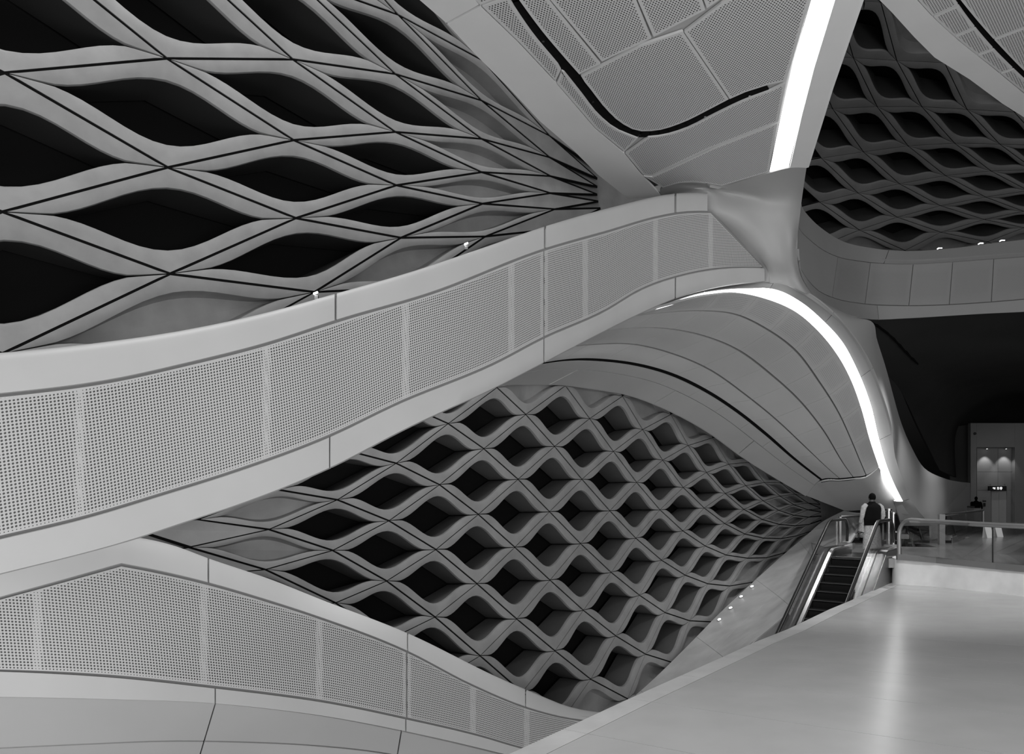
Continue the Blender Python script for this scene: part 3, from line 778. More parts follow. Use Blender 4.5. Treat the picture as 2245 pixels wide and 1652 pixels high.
def rib(Ca, Cb, ta, tb, nu, nv=4, back=0, va=0, vb=1):
    a = along(Ca, np.linspace(ta, tb, nu)); b = along(Cb, np.linspace(ta, tb, nu)); G = np.zeros((nu, nv, 3))
    for i in range(nu):
        for j in range(nv):
            t = va + (vb - va) * j / (nv - 1); q = a[i] * (1 - t) + b[i] * t; G[i, j] = P(q[0], q[1], q[2] + back)
    return G
sheet('coping', rib(Bt, B1, 0, .33, 20, vb=.985), M['balcony'], rb, .04); sheet('coping', rib(Bt, B1, .332, 1, 24, vb=.985), M['balcony'], rb, .04)
sheet('fascia_band', rib(B2, B3, 0, .325, 20, va=.03), M['balcony'], rb, .04); sheet('fascia_band', rib(B2, B3, .327, 1, 24, va=.03), M['balcony'], rb, .04)
sheet('backing_rail', rib(B1, B2, 0, 1, 50, back=.08, va=-.1, vb=1.1), M['groove'], rb, .03)
for a, b in zip([0, .19, .29, .42, .54, .665, .79, .9], [.19, .29, .42, .54, .665, .79, .9, 1]):
    G = rib(B1, B2, a + .0012, b - .0012, 10, 5, va=.015, vb=.985)
    u = np.concatenate([[0], np.cumsum(np.linalg.norm(np.diff(G[:, 2], axis=0), axis=1))])
    UV = np.zeros(G.shape[:2] + (2,)); UV[:, :, 0] = u[:, None]; UV[:, :, 1] = np.linalg.norm(G - G[:, -1:], axis=2) + 5
    A = np.ones(G.shape[:2]); A[[0, -1]] = 0; A[:, [0, -1]] = 0
    sheet('perforated_panel', G, M['balcony_perf'] if a > 0 else M['balcony'], rb, .03, UV, A)
for (x, y, w_) in ((2060, 544.5, 'leftmost'), (2150, 534, 'middle'), (2197, 527.5, 'rightmost')):
    c = P(x, y, 25.0)
    r = empty('uplight', c, w_ + ' of the three tiny white uplights above the balcony coping', 'lamp', 'tiny uplights on the balcony edge')
    MB().box(c, (.06, 0, 0), (0, .05, 0), (0, 0, .014)).build('lens', M['spot'], r, False)
    MB().box(c - [0, 0, .06], (.05, 0, 0), (0, .05, 0), (0, 0, .045)).build('housing', M['steel_dark'], r, False)
    MB().tube([c - np.array([0, 0, .1]), c - np.array([0, 0, 1.6])], .02, 6).build('stem', M['steel_dark'], r, False)

# ================================================================ second ceiling, top right
Z1 = 11.0
c2 = empty('ceiling', Pz(2150, 60, Z1), 'top right ceiling piece with diagonal black slot and perforated panels', 'ceiling', kind='structure')
q = lambda pts: [Pz(x, y, Z1) for x, y in pts]
poly_slab('fascia_band', q([(1780, -240), (1928, 0), (1957, 29), (2005, 82), (2049, 126), (2126, 174), (2199, 228), (2245, 257), (2420, 350), (2420, 315), (2245, 206), (2175, 148), (2102, 90), (2044, 37), (2010, 0), (1850, -240)]), DN, M['soffit'], c2, .25)
S2a = [(1900, -240), (2092, 0), (2122, 42), (2170, 100), (2240, 170), (2420, 320)]
S2b = [(1925, -240), (2106, 0), (2140, 42), (2188, 96), (2250, 160), (2420, 300)]
In = [(1854, -240), (2013, 0), (2047, 37), (2105, 90), (2178, 148), (2247, 204), (2420, 312)]
def cut(c, a, b, n=6): return [tuple(p) for p in along(np.array(c, float), np.linspace(a, b, n))]
ts = [0, .3, .42, .5, .58, .66, .75, 1]
for a, b in zip(ts[:-1], ts[1:]):
    poly_slab('perforated_panel', q(cut(In, a + .002, b - .002) + cut(S2a, a + .002, b - .002)[::-1]), DN, M['soffit_perf'], c2, .04, uvrot=.8, inset=.04)
R2 = [(2180, -240), (2330, 0), (2400, 60), (2520, 200)]
for a, b in ((0, .38), (.384, .56), (.564, .8)):
    poly_slab('perforated_panel', q(cut(S2b, a, b) + cut(R2, a, b)[::-1]), DN, M['soffit_perf'], c2, .04, uvrot=.8, inset=.04)
poly_slab('slot_channel', [p + np.array([0, 0, .05]) for p in q(cut(In, 0, 1) + cut(R2, 0, 1)[::-1])], DN, M['black'], c2, .03)
# ================================================================ curved soffit under the upper ramp (the vault with the glowing strip)
va = empty('ramp_soffit', P(1600, 800, 18), 'large curved grey soffit of slim panels with black slot sweeping down to the escalator landing', 'soffit', kind='structure')
# main curves up to the hook, outer edge -> light strip
C = [
 [(1000, 880, 14.8), (1090, 846, 15.9), (1170, 843, 17.0), (1240, 844, 18.0), (1300, 852, 18.8), (1384, 867, 20.0), (1468, 900, 21.2), (1552, 946, 22.6), (1628, 1001, 24.2), (1700, 1046, 25.4), (1768, 1086, 26.5)],
 [(1120, 815, 14.2), (1188, 797, 15.2), (1263, 788, 16.3), (1338, 791, 17.5), (1384, 797, 18.2), (1468, 819, 19.5), (1552, 859, 20.8), (1616, 901, 21.9), (1679, 951, 23.1), (1742, 1006, 24.3), (1800, 1051, 25.3)],
 [(1190, 775, 14.6), (1250, 760, 15.6), (1300, 755, 16.4), (1384, 754, 17.5), (1468, 773, 18.8), (1552, 808, 20.0), (1637, 867, 21.5), (1700, 918, 22.6), (1763, 977, 23.7), (1817, 1028, 24.6), (1840, 1048, 25.0)],
 [(1280, 732, 15.2), (1363, 721, 16.4), (1447, 719, 17.4), (1531, 733, 18.5), (1616, 766, 19.6), (1691, 821, 21.0), (1755, 880, 22.2), (1805, 943, 23.2), (1852, 1020, 24.4), (1870, 1045, 24.8)],
 [(1340, 700, 15.6), (1447, 686, 16.8), (1531, 681, 17.6), (1616, 690, 18.4), (1679, 720, 19.2), (1742, 766, 20.4), (1797, 838, 21.7), (1839, 905, 22.7), (1868, 968, 23.6), (1886, 1011, 24.2), (1899, 1041, 24.6)],
 [(1370, 694, 15.6), (1403, 686, 16.0), (1552, 648, 17.2), (1620, 643, 17.8), (1679, 655, 18.4), (1742, 682, 19.2), (1792, 724, 20.1), (1830, 770, 21.0), (1864, 829, 22.0), (1889, 897, 23.0), (1906, 960, 23.8), (1927, 1023, 24.6)],
]
END = [(1852, 1119, 27.6), (1868, 1119, 27.4), (1885, 1118, 27.2), (1905, 1119, 27.0), (1944, 1122, 26.8), (1992, 1127, 26.9)]
NT = 90
T = np.linspace(0, 1, NT)
CS = [along(c, T) for c in C]
def vS(t, v):
    """t in [0,1] along, v in [0,5] across"""
    q = np.array([[np.interp(t, T, cs[:, k]) for k in range(3)] for cs in CS])
    return np.array([herm(np.arange(6), q[:, k], v) for k in range(3)])
def vgrid(t0, t1, v0, v1, nu, nv, back=0):
    G = np.zeros((nu, nv, 3))
    for i, t in enumerate(np.linspace(t0, t1, nu)):
        for j, v in enumerate(np.linspace(v0, v1, nv)):
            q = vS(t, v); G[i, j] = P(q[0], q[1], q[2] + back)
    return G
# outer plain band
for a, b in ((0, .25), (.2525, .53), (.5325, .79), (.7925, 1)):
    sheet('edge_band', vgrid(a, b, 0, .56, 16, 5), M['vault'], va, .06)
sheet('edge_return', np.stack([vgrid(0, 1, 0, .02, 50, 2)[:, 0], vgrid(0, 1, 0, .02, 50, 2)[:, 0] + np.array([.25, .35, .25])], 1), M['vault'], va, .04)
rowsV = [(.575, .93), (1.07, 1.97), (2.03, 2.97), (3.03, 3.97), (4.03, 5.0)]
rng = random.Random(3)
for ri, (v0, v1) in enumerate(rowsV):
    cuts = [0, .14, .27, .38, .48, .57, .655, .74, .82, .90, 1.0]
    for a, b in zip(cuts[:-1], cuts[1:]):
        G = vgrid(a + .0004, b - .0004, v0, v1, 8, 6)
        u = np.concatenate([[0], np.cumsum(np.linalg.norm(np.diff(G[:, 2], axis=0), axis=1))])
        wv = np.concatenate([[0], np.cumsum(np.linalg.norm(np.diff(G[4], axis=0), axis=1))])
        UV = np.zeros(G.shape[:2] + (2,)); UV[:, :, 0] = u[:, None] + 3; UV[:, :, 1] = wv[None, :] + 5
        A = np.full(G.shape[:2], 1.0 if ri == 4 else .55); A[[0, -1]] = 0; A[:, [0, -1]] = 0
        perf = ri in (3, 4) and a > .1
        sheet('perforated_panel' if perf else 'soffit_panel', G, M['vault_perf'] if perf else M['vault'], va, .05, UV, A)
G = vgrid(0, 1, .5, 5, 60, 20, .085)
sheet('backing_board', G, M['groove'], va, .03)
sheet('slot_channel', vgrid(0, 1, .90, 1.10, 60, 3, .05), M['black'], va, .02)
# end piece below the hook
hook = [vS(1.0, v) for v in (0, .56, 1.0, 1.5, 2, 3, 4, 5)]
endp = [np.array(e, float) for e in END]
endc = np.array([herm(np.arange(6), np.array(endp)[:, k], np.array([0, .56, 1.0, 1.5, 2, 3, 4, 5])) for k in range(3)]).T
gap = 5.0
rows = []
for t in (0, .33, .66, 1):
    rows.append([tuple(h + np.array([0, gap if 0 < i < 7 else 1, .0]) * (1 - t) * (1 if i > 1 else .2) + (e - h) * t) for i, (h, e) in enumerate(zip(hook, endc))])
sheet('end_panel', net(rows, 14, 30), M['vault'], va, .05)
hk = net([[tuple(h + np.array([0, -2, .012])) for h in hook[2:7]], [tuple(h + np.array([0, 6.5 if i < 4 else 3, .012])) for i, h in enumerate(hook[2:7])]], 2, 14)
sheet('slot_channel', hk, M['black'], va, .02)
# glowing strip and its outer border
So = [(1372, 690, 15.6), (1403, 683, 16.0), (1552, 638, 17.3), (1637, 631, 18.0), (1700, 634, 18.4), (1755, 661, 18.9), (1805, 703, 19.8), (1847, 749, 20.7), (1881, 812, 21.8), (1910, 888, 23.0), (1927, 960, 24.1), (1944, 1019, 25.0), (1961, 1061, 25.7), (1980, 1098, 26.2)]
Si = C[5] + [(1944, 1061, 25.1), (1966, 1098, 25.8)]
def lat(A_, B_, nu, nv, ta=0, tb=1, back=0, va_=0, vb_=1):
    a = along(A_, np.linspace(ta, tb, nu)); b = along(B_, np.linspace(ta, tb, nu))
    return np.array([[P(*( (a[i] * (1 - t) + b[i] * t) + np.array([0, 0, back]))) for t in np.linspace(va_, vb_, nv)] for i in range(nu)])
lv = empty('light_strip', P(1850, 760, 20.5), 'curved glowing light strip arching along the soffit down to the landing', 'light')
for a, b in ((0, .775), (.777, 1)):
    sheet('diffuser', lat(Si, So, 70 if a == 0 else 20, 4, a, b, .03, .02, .98), M['light'], lv, .03)
bo = [(1372, 690, 15.7), (1403, 684, 16.1), (1482, 653, 17.0), (1594, 625, 18.0), (1671, 617, 18.3), (1721, 623, 18.2), (1771, 644, 18.5), (1826, 686, 19.2), (1864, 728, 20.0), (1902, 787, 21.0), (1931, 855, 22.0), (1954, 930, 23.3), (1963, 1002, 24.6), (1978, 1048, 25.6), (1994, 1094, 26.6)]
# pair both curves by nearest arclength
bcuts = [0, .2, .36, .52, .68, .84, 1]
for a, b in zip(bcuts[:-1], bcuts[1:]):
    sheet('border_panel', lat(So, bo, 16, 4, a, b - .001), M['column'], va, .05)
lst = [[(1960, 1098, 26.0), (1978, 1099, 26.2), (1995, 1094, 26.6)], [(1964, 1112, 26.5), (1990, 1114, 26.8), (2012, 1117, 27.1)], [(1970, 1130, 26.8), (2000, 1138, 27.4), (2030, 1141, 27.8)], [(1975, 1152, 27.4), (2010, 1152, 27.8), (2041, 1152, 28.2)]]
sheet('border_panel', net(lst, 12, 8), M['column'], va, .05)

# ================================================================ dark vault in the far right hall
dv = empty('ceiling', P(2100, 800, 35), 'dark unlit curved ceiling of the far hall with a short black slot', 'ceiling', kind='structure')
rows = [[(1900, 688, 24.5), (1960, 680, 24.6), (2050, 676, 25), (2150, 672, 25), (2260, 668, 25), (2480, 660, 25)],
        [(1915, 735, 27), (1990, 735, 27.5), (2070, 735, 28), (2160, 735, 28.5), (2260, 735, 29), (2480, 735, 29)],
        [(1925, 800, 30), (2010, 800, 31), (2090, 800, 32), (2170, 800, 33), (2260, 800, 33.5), (2480, 800, 34)],
        [(1973, 854, 34), (2045, 866, 37), (2110, 870, 44), (2180, 872, 50), (2260, 872, 52), (2480, 872, 53)],
        [(2015, 939, 40), (2070, 950, 47), (2120, 955, 57), (2190, 960, 60), (2270, 960, 61), (2480, 960, 62)],
        [(2060, 1030, 46), (2095, 1045, 52), (2130, 1055, 59), (2200, 1058, 61), (2280, 1058, 62), (2480, 1058, 63)]]
G = net(rows, 46, 40)
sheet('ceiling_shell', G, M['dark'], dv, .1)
sl2 = [(1913, 706), (1932, 719), (1955, 737), (1975, 758), (1996, 780), (2013, 796)]
g = MB()
# slot follows the shell surface: find depth by nearest grid point in view
Gp = G.reshape(-1, 3); px_ = CX + Gp[:, 0] / Gp[:, 1] * FOC; py_ = HY - (Gp[:, 2] - EYE) / Gp[:, 1] * FOC
def dshell(x, y):
    w_ = 1 / ((px_ - x) ** 2 + (py_ - y) ** 2 + 4) ** 2
    return float((Gp[:, 1] * w_).sum() / w_.sum())
pp = [P(x, y, dshell(x, y) - .06) for x, y in dens(sl2, 4)]
for a, b in zip(pp[:-1], pp[1:]):
    t = (b - a) / np.linalg.norm(b - a); s = np.cross(t, [0, 1, 0]); s /= np.linalg.norm(s)
    g.box((a + b) / 2, (b - a) / 2 * 1.05, s * .06, (0, .02, 0))
g.build('slot_channel', M['black'], dv, False)

# ================================================================ outer shell of the station
def slab(name, c, sx, sy, sz, m, label, cat):
    o = MB().box((0, 0, 0), (sx / 2, 0, 0), (0, sy / 2, 0), (0, 0, sz / 2)).build(name, m, None, False)
    o.location = c; tag(o, label, cat, kind='structure'); return o
slab('wall_far', (15, 66, 6), 130, .4, 50, M['shell'], 'dark far end wall of the station', 'wall')
slab('wall_outer', (-40, 22, 6), .4, 90, 50, M['shell'], 'dark outer wall beyond the left lattice', 'wall')
slab('wall_side', (62, 22, 6), .4, 90, 50, M['shell'], 'dark side wall on the far right', 'wall')
slab('roof', (10, 22, 27), 110, 90, .4, M['shell'], 'dark roof above everything', 'roof')
slab('floor', (10, 22, -12), 110, 90, .4, M['shell'], 'lowest floor far below the ramps', 'floor')
# ================================================================ polished ledge in the foreground
a0, b0_, c0 = P(1965, 1281, 19.8), P(2245, 1303, 16.9), P(1112, 1652, 7.0)
fn = np.cross(b0_ - a0, c0 - a0); fn /= np.linalg.norm(fn)
if fn[2] < 0: fn = -fn
led = lambda x, y: onplane(x, y, a0, fn)
edge_px = [(1112 - 330, 1652 + 170), (960, 1728), (1112, 1652), (1284, 1576), (1397, 1522.5), (1546, 1457), (1681, 1396), (1738, 1374), (1800, 1343), (1869, 1314), (1925, 1288), (1958, 1274)]
E3 = np.array([led(*q) for q in edge_px])
Ls = np.concatenate([[0], np.cumsum(np.linalg.norm(np.diff(E3, axis=0), axis=1))])
def edge(s): return np.array([herm(Ls, E3[:, c], s) for c in range(3)])
ed_dir = (E3[-1] - E3[2]); ed_dir /= np.linalg.norm(ed_dir)
ac = np.cross(ed_dir, fn); ac /= np.linalg.norm(ac)
if ac[0] < 0: ac = -ac
fl = empty('floor', led(1700, 1600), 'polished pale stone ledge in the right foreground, laid in long slabs with a narrow coping', 'floor', kind='structure')
S = list(np.arange(0, Ls[-1], 1.45)); S[-1] = Ls[-1]
cw = .30
for i in range(len(S) - 1):
    g_ = .004
    p, q = edge(S[i] + g_), edge(S[i + 1] - g_)
    MB().hexa([p - fn * .5, q - fn * .5, q + ac * cw - fn * .5, p + ac * cw - fn * .5, p, q, q + ac * cw, p + ac * cw]).build('coping_stone', M['stone'], fl, False)
    off = 0.0
    for j, (u0, u1) in enumerate([(0, 7.0), (7.0, 14)]):
        a, b = cw + .008 + u0 + .002 * (j > 0), cw + .008 + u1 - .002
        MB().hexa([p + ac * a - fn * .06, q + ac * a - fn * .06, q + ac * b - fn * .06, p + ac * b - fn * .06, p + ac * a, q + ac * a, q + ac * b, p + ac * b]).build('floor_slab', M['marble'], fl, False)
g = MB()
for i in range(len(S) - 1):
    p, q = edge(S[i]) + ac * .05, edge(S[i + 1]) + ac * .05
    g.hexa([p - fn * .12, q - fn * .12, q + ac * 13.9 - fn * .12, p + ac * 13.9 - fn * .12, p - fn * .07, q - fn * .07, q + ac * 13.9 - fn * .07, p + ac * 13.9 - fn * .07])
g.build('screed', M['groove'], fl, False)

# ================================================================ escalators
def esc_frame(O, dn):
    O = np.array(O, float); dn = np.array([dn[0], dn[1], 0.]); dn /= np.linalg.norm(dn)
    up = -dn; ew = np.array([-up[1], up[0], 0.]) * -1           # to the right when looking up the run
    return O, up, ew
KN = -.45; TN = .577
def hz(s):                                                       # smooth knee of the run
    x = KN - s
    if x <= -.25: return 0.
    if x >= .25: return -TN * x
    return -TN * (x + .25) ** 2 / 1.0
def escalator(O, dn, label, group, s_lo=-6.0, s_hi=1.5, nsteps=13, group_name=None):
    O, up, ew = esc_frame(O, dn)
    pt = lambda s, w_, h: O + up * s + ew * w_ + np.array([0, 0, hz(s) + h])
    r = empty('escalator', O, label, 'escalator', group)
    ss = [s_lo, -3, -1.5, -1.0, -.75, -.6, -.45, -.3, -.15, 0, .5, 1.0, s_hi - .12, s_hi]
    ss = sorted(set([s for s in ss if s_lo <= s <= s_hi]))
    def band(name, w0, h0, w1, h1, m, th_w=0, lo=s_lo, hi=s_hi, tw=None):
        """profile quad (w,h) pairs extruded along the run"""
        prof = tw or [(w0, h0), (w1, h0), (w1, h1), (w0, h1)]
        rings = [[pt(s, w_, h) for w_, h in prof] for s in ss if lo <= s <= hi]
        return MB().loft(rings).build(name, m, r, False)
    for sd, w0 in ((-1, 0.0), (1, 1.0)):
        band('skirt_panel', w0, -.12, w0 + sd * .02, .20, M['steel_dark'])
        band('inner_deck', 0, 0, 0, 0, M['steel'], tw=[(w0 + sd * .02, .185), (w0 + sd * .11, .235), (w0 + sd * .11, .215), (w0 + sd * .02, .165)][::1])
        band('trim_strip', w0 - sd * .012, .19, w0 + sd * .022, .225, M['steel'])
        band('outer_deck', w0 + sd * .15, .21, w0 + sd * .36, .235, M['steel'])
        band('outer_cladding', w0 + sd * .34, -1.15, w0 + sd * .37, .20, M['steel_dark'])
        band('rubber_seal', w0 + sd * .11, .205, w0 + sd * .15, .245, M['rubber'])
        # glass balustrade with a rounded newel
        wg = w0 + sd * .13
        n = 10; top = []; bot = []
        gs = [s for s in ss if s < s_hi - .35] + [s_hi - .35]
        for s in gs: top.append((s, .98)); bot.append((s, .24))
        for k in range(1, n + 1):
            a = math.pi / 2 * k / n; top.append((s_hi - .35 + .33 * math.sin(a), .65 + .33 * math.cos(a))); 
        outl = bot + [(s_hi - .06, .24)] + top[len(gs):][::-1] + top[:len(gs)][::-1]
        # simple quads: columns
        v, f = [], []
        tops = top; m_ = len(tops)
        for (s, h) in tops: v += [pt(min(s, s_hi), wg - .006, h), pt(s, wg - .006, .24), pt(s, wg + .006, h), pt(s, wg + .006, .24)]
        for i in range(m_ - 1):
            b = i * 4; f += [(b, b + 4, b + 5, b + 1), (b + 2, b + 3, b + 7, b + 6), (b, b + 2, b + 6, b + 4)]
        mesh_obj('glass_panel', v, f, M['glass'], r, False)
        path = [pt(s, wg, 1.02) for s in gs] + [pt(s_hi - .35 + .38 * math.sin(math.pi * k / 12), wg, .64 + .38 * math.cos(math.pi * k / 12)) if k <= 7 else None for k in range(1, 8)]
        path = [p for p in path if p is not None] + [pt(s_hi - .02, wg, .34)]
        MB().tube(path, .042, 10).build('handrail', M['rubber'], r)
        rim = [p + ew * (-sd * .030) + np.array([0, 0, .030]) for p in path[:-1]]
        MB().tube(rim, .016, 6).build('handrail_guide', M['steel'], r)
        MB().box(pt(s_hi - .05, wg, .20), up * .16, ew * .2, (0, 0, .09)).build('newel_base', M['steel'], r, False)
    MB().box(pt(.65, .5, -.01), up * .95, ew * .5, (0, 0, .012)).build('comb_plate', M['steel'], r, False)
    MB().box(pt(-.33, .5, -.012), up * .035, ew * .5, (0, 0, .012)).build('comb', M['steel'], r, False)
    for k in range(nsteps):
        s1 = -.37 - k * .36; s0 = s1 - .36
        z1 = -0.02 if k == 0 else -.02 - .2 * k * .98
        b = O + up * ((s0 + s1) / 2) + ew * .5
        mb = MB().box(b + np.array([0, 0, z1 - .03 - .0]), up * .178, ew * .49, (0, 0, .028))
        mb.box(O + up * (s0 + .012) + ew * .5 + np.array([0, 0, z1 - .12]), up * .01, ew * .49, (0, 0, .10))
        st = mb.build('step', M['step'], r, False)
        MB().box(O + up * (s0 + .004) + ew * .5 + np.array([0, 0, z1 - .012]), up * .012, ew * .49, (0, 0, .008)).build('step_nosing', M['nosing'], st, False).matrix_parent_inverse = Matrix.Identity(4)
    MB().box(O + up * (s_lo / 2 - .2) + ew * .5 + np.array([0, 0, TN * s_lo / 2 - .5]), up * (-s_lo / 2) + np.array([0, 0, TN * -s_lo / 2]), ew * .5, (0, 0, .03)).build('truss', M['rubber'], r, False)
    return r, pt
O1 = np.array([9.44, 21.1, 0]); DN1 = (-.62, -.785)
e1, pt1 = escalator(O1, DN1, 'nearest escalator with black steps and glass balustrades, the man standing at its top', 'escalators at the landing')
O2 = P(1966, 1180, 29.2); O2[2] = 0
O2 = O2 + np.array([-.95, .3, 0])
e2, pt2 = escalator(O2, (-.30, -.95), 'middle escalator right of the standing man, black handrail dropping behind the near glass guard', 'escalators at the landing', s_lo=-5, nsteps=10)
O3 = np.array([16.55, 27.9, 0])
e3, pt3 = escalator(O3, (.61, .79), 'far escalator going down away behind the bright handrail, nearest the lift', 'escalators at the landing', s_lo=-5, nsteps=10, s_hi=1.0)

# ================================================================ landing
def esc_hole(O, dn, w0, w1, s0, s1):
    O, up, ew = esc_frame(O, dn)
    return [O + up * s0 + ew * w0, O + up * s1 + ew * w0, O + up * s1 + ew * w1, O + up * s0 + ew * w1]
from mathutils.geometry import tessellate_polygon
_, up1, ew1 = esc_frame(O1, DN1)
fr = [O1 + up1 * -.3 - ew1 * .42, O1 + up1 * -.3 + ew1 * 1.0]
pl = [p + np.array([.13, .06, 0]) for p in [P(1968, 1225, 19.9), P(1990, 1227, 19.6), P(2050, 1233, 19.0), P(2110, 1239, 18.2), P(2180, 1246, 17.4), P(2245, 1252, 16.6), P(2430, 1270, 14.9)]]
outer = [fr[0], fr[1], O1 + up1 * -.3 + ew1 * 1.38] + pl + [np.array([40, 14, 0]), np.array([61, 14, 0]), np.array([61, 65, 0]), np.array([8, 65, 0]), np.array([12, 40, 0]), np.array([12.2, 30, 0]), np.array([10.5, 25.5, 0]), np.array([9.2, 22.3, 0])]
holes = [esc_hole(O2, (-.30, -.95), -.4, 1.4, -.45, -4.6), esc_hole(O3, (.61, .79), -.4, 1.4, -.45, -4.6)]
loops = [outer] + holes
tris = tessellate_polygon([[Vector(p) for p in l] for l in loops])
allp = [p for l in loops for p in l]; n = len(allp)
v = [(p[0], p[1], 0) for p in allp] + [(p[0], p[1], -.25) for p in allp]
f = [tuple(t) for t in tris] + [tuple(i + n for i in t[::-1]) for t in tris]; b = 0
for l in loops:
    m_ = len(l); f += [(b + i, b + (i + 1) % m_, b + (i + 1) % m_ + n, b + i + n) for i in range(m_)]; b += m_
for H_ in holes:
    g_ = MB(); c_ = sum(H_) / 4
    for p, q in zip(H_, H_[1:] + H_[:1]):
        t = q - p; nn = np.array([-t[1], t[0], 0]); nn /= np.linalg.norm(nn)
        if np.dot(nn, c_ - p) > 0: nn = -nn
        g_.box((p + q) / 2 + nn * .03 + [0, 0, -.85], t / 2, nn * .03, (0, 0, .84))
    tag(g_.build('trim_3', M['plinth'], None, False), 'pale lining of an escalator opening in the landing floor', 'lining', kind='structure')
lf = empty('floor', (14, 24, 0), 'darker polished floor of the escalator landing seen through the glass guard', 'floor', kind='structure')
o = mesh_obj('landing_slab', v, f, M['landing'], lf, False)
bm = bmesh.new(); bm.from_mesh(o.data); bmesh.ops.recalc_face_normals(bm, faces=bm.faces); bm.to_mesh(o.data); bm.free()

# pale plinth under the near glass guard
pt_ = [(1957, 1216, 21.0), (1956, 1220, 20.4), (1960, 1223, 20.0), (1970, 1225, 19.8), (1990, 1227, 19.6), (2050, 1233, 19.0), (2110, 1239, 18.2), (2180, 1246, 17.4), (2245, 1252, 16.6), (2430, 1270, 14.9)]
pb_ = [(1955, 1264, 21.0), (1955, 1270, 20.4), (1959, 1277, 20.0), (1968, 1281, 19.8), (1990, 1284, 19.6), (2050, 1289, 19.0), (2110, 1294, 18.2), (2180, 1299, 17.4), (2245, 1304, 16.6), (2430, 1319, 14.9)]
pn = empty('plinth_wall', P(2100, 1290, 18.4), 'low pale scuffed stone plinth carrying the near glass guard', 'plinth', kind='structure')
A_ = along([P(*q) for q in pt_], np.linspace(0, 1, 40)); B_ = along([P(*q) for q in pb_], np.linspace(0, 1, 40))
A_[:, 2] = np.minimum(A_[:, 2], .02)
for k, (i0, i1) in enumerate(((0, 22), (22, 39))):
    G = np.array([[A_[i] * (1 - t) + (B_[i] - [0, 0, .04]) * t for t in (0, .33, .66, 1)] for i in range(i0, i1 + 1)])
    sheet('plinth_stone', G, M['plinth'], pn, .12)

def guard(base_pts, h, label, frame_m, name='glass_guard', rail_r=.03, posts=(), glass=True, basech=.0, corner=False, group=None, cat='guard rail'):
    bp = [np.array(p, float) for p in base_pts]
    r = empty(name, bp[0], label, cat, group)
    if glass:
        for a, b in zip(bp[:-1], bp[1:]):
            t = (b - a) / np.linalg.norm(b - a); s = np.array([-t[1], t[0], 0])
            c = (a + b) / 2 + np.array([0, 0, (h + basech) / 2]); MB().box(c, (b - a) / 2 - t * .012, s * .008, (0, 0, (h - basech) / 2 - .01)).build('glass_panel', M['glass'], r, False)
    up_ = np.array([0, 0, h])
    MB().tube([p + up_ for p in bp], rail_r, 8).build('top_rail', frame_m, r)
    if basech:
        g = MB()
        for a, b in zip(bp[:-1], bp[1:]):
            t = (b - a) / np.linalg.norm(b - a); s = np.array([-t[1], t[0], 0]); g.box((a + b) / 2 + [0, 0, basech / 2], (b - a) / 2, s * .035, (0, 0, basech / 2))
        g.build('base_channel', frame_m, r, False)
    for p in posts:
        MB().box(np.array(p) + [0, 0, h / 2], (.035, 0, 0), (0, .035, 0), (0, 0, h / 2)).build('post', frame_m, r, False)
    return r
# near guard: thick satin frame with rounded corner
tr = [(1971, 1218, 19.8), (1971, 1195, 19.8), (1971, 1172, 19.8), (1972.5, 1160, 19.8), (1977, 1150, 19.75), (1984, 1143, 19.65), (1994, 1139.5, 19.5), (2029, 1141, 19.2), (2068, 1143, 18.8), (2147, 1147.5, 17.8), (2245, 1152, 16.6), (2430, 1160, 14.9)]
ng = empty('glass_guard', P(1971, 1224, 19.8), 'near glass guard with thick satin metal rail and rounded corner on the pale plinth', 'guard rail')
tp = [P(*q) for q in tr]
MB().tube(along(tp, np.linspace(0, 1, 60)), .052, 10).build('top_rail', M['rail'], ng)
MB().tube([p + np.array([-.02, -.05, -.045]) for p in along(tp[6:], np.linspace(0, 1, 30))], .028, 8).build('grab_rail', M['rail'], ng)
bp = [P(*q) for q in [(1966, 1220, 19.75), (2050, 1227, 18.95), (2110, 1233, 18.15), (2180, 1240, 17.35), (2245, 1246, 16.55), (2430, 1263, 14.85)]]
g = MB()
for a, b in zip(bp[:-1], bp[1:]): g.box((a + b) / 2, (b - a) / 2, (0, .04, 0), (0, 0, .075))
g.build('base_channel', M['rail'], ng, False)
gb = [(1973, 1215, 19.78), (2176, 1234, 17.5)], [(2177, 1234, 17.49), (2430, 1258, 14.87)]
for (xa, ya, da), (xb, yb, db) in gb:
    a, b = P(xa, ya, da), P(xb, yb, db); h = .94
    mesh_obj('glass_panel', [a, b, b + [0, 0, h], a + [0, 0, h], a + [0, .012, 0], b + [0, .012, 0], b + [0, .012, h], a + [0, .012, h]], [(0, 1, 2, 3), (4, 7, 6, 5), (0, 4, 5, 1), (1, 5, 6, 2), (2, 6, 7, 3), (3, 7, 4, 0)], M['glass'], ng, False)
MB().box(P(2176.5, 1191, 17.5), (.012, 0, 0), (0, .012, 0), (0, 0, .46)).build('glass_joint', M['rubber'], ng, False)

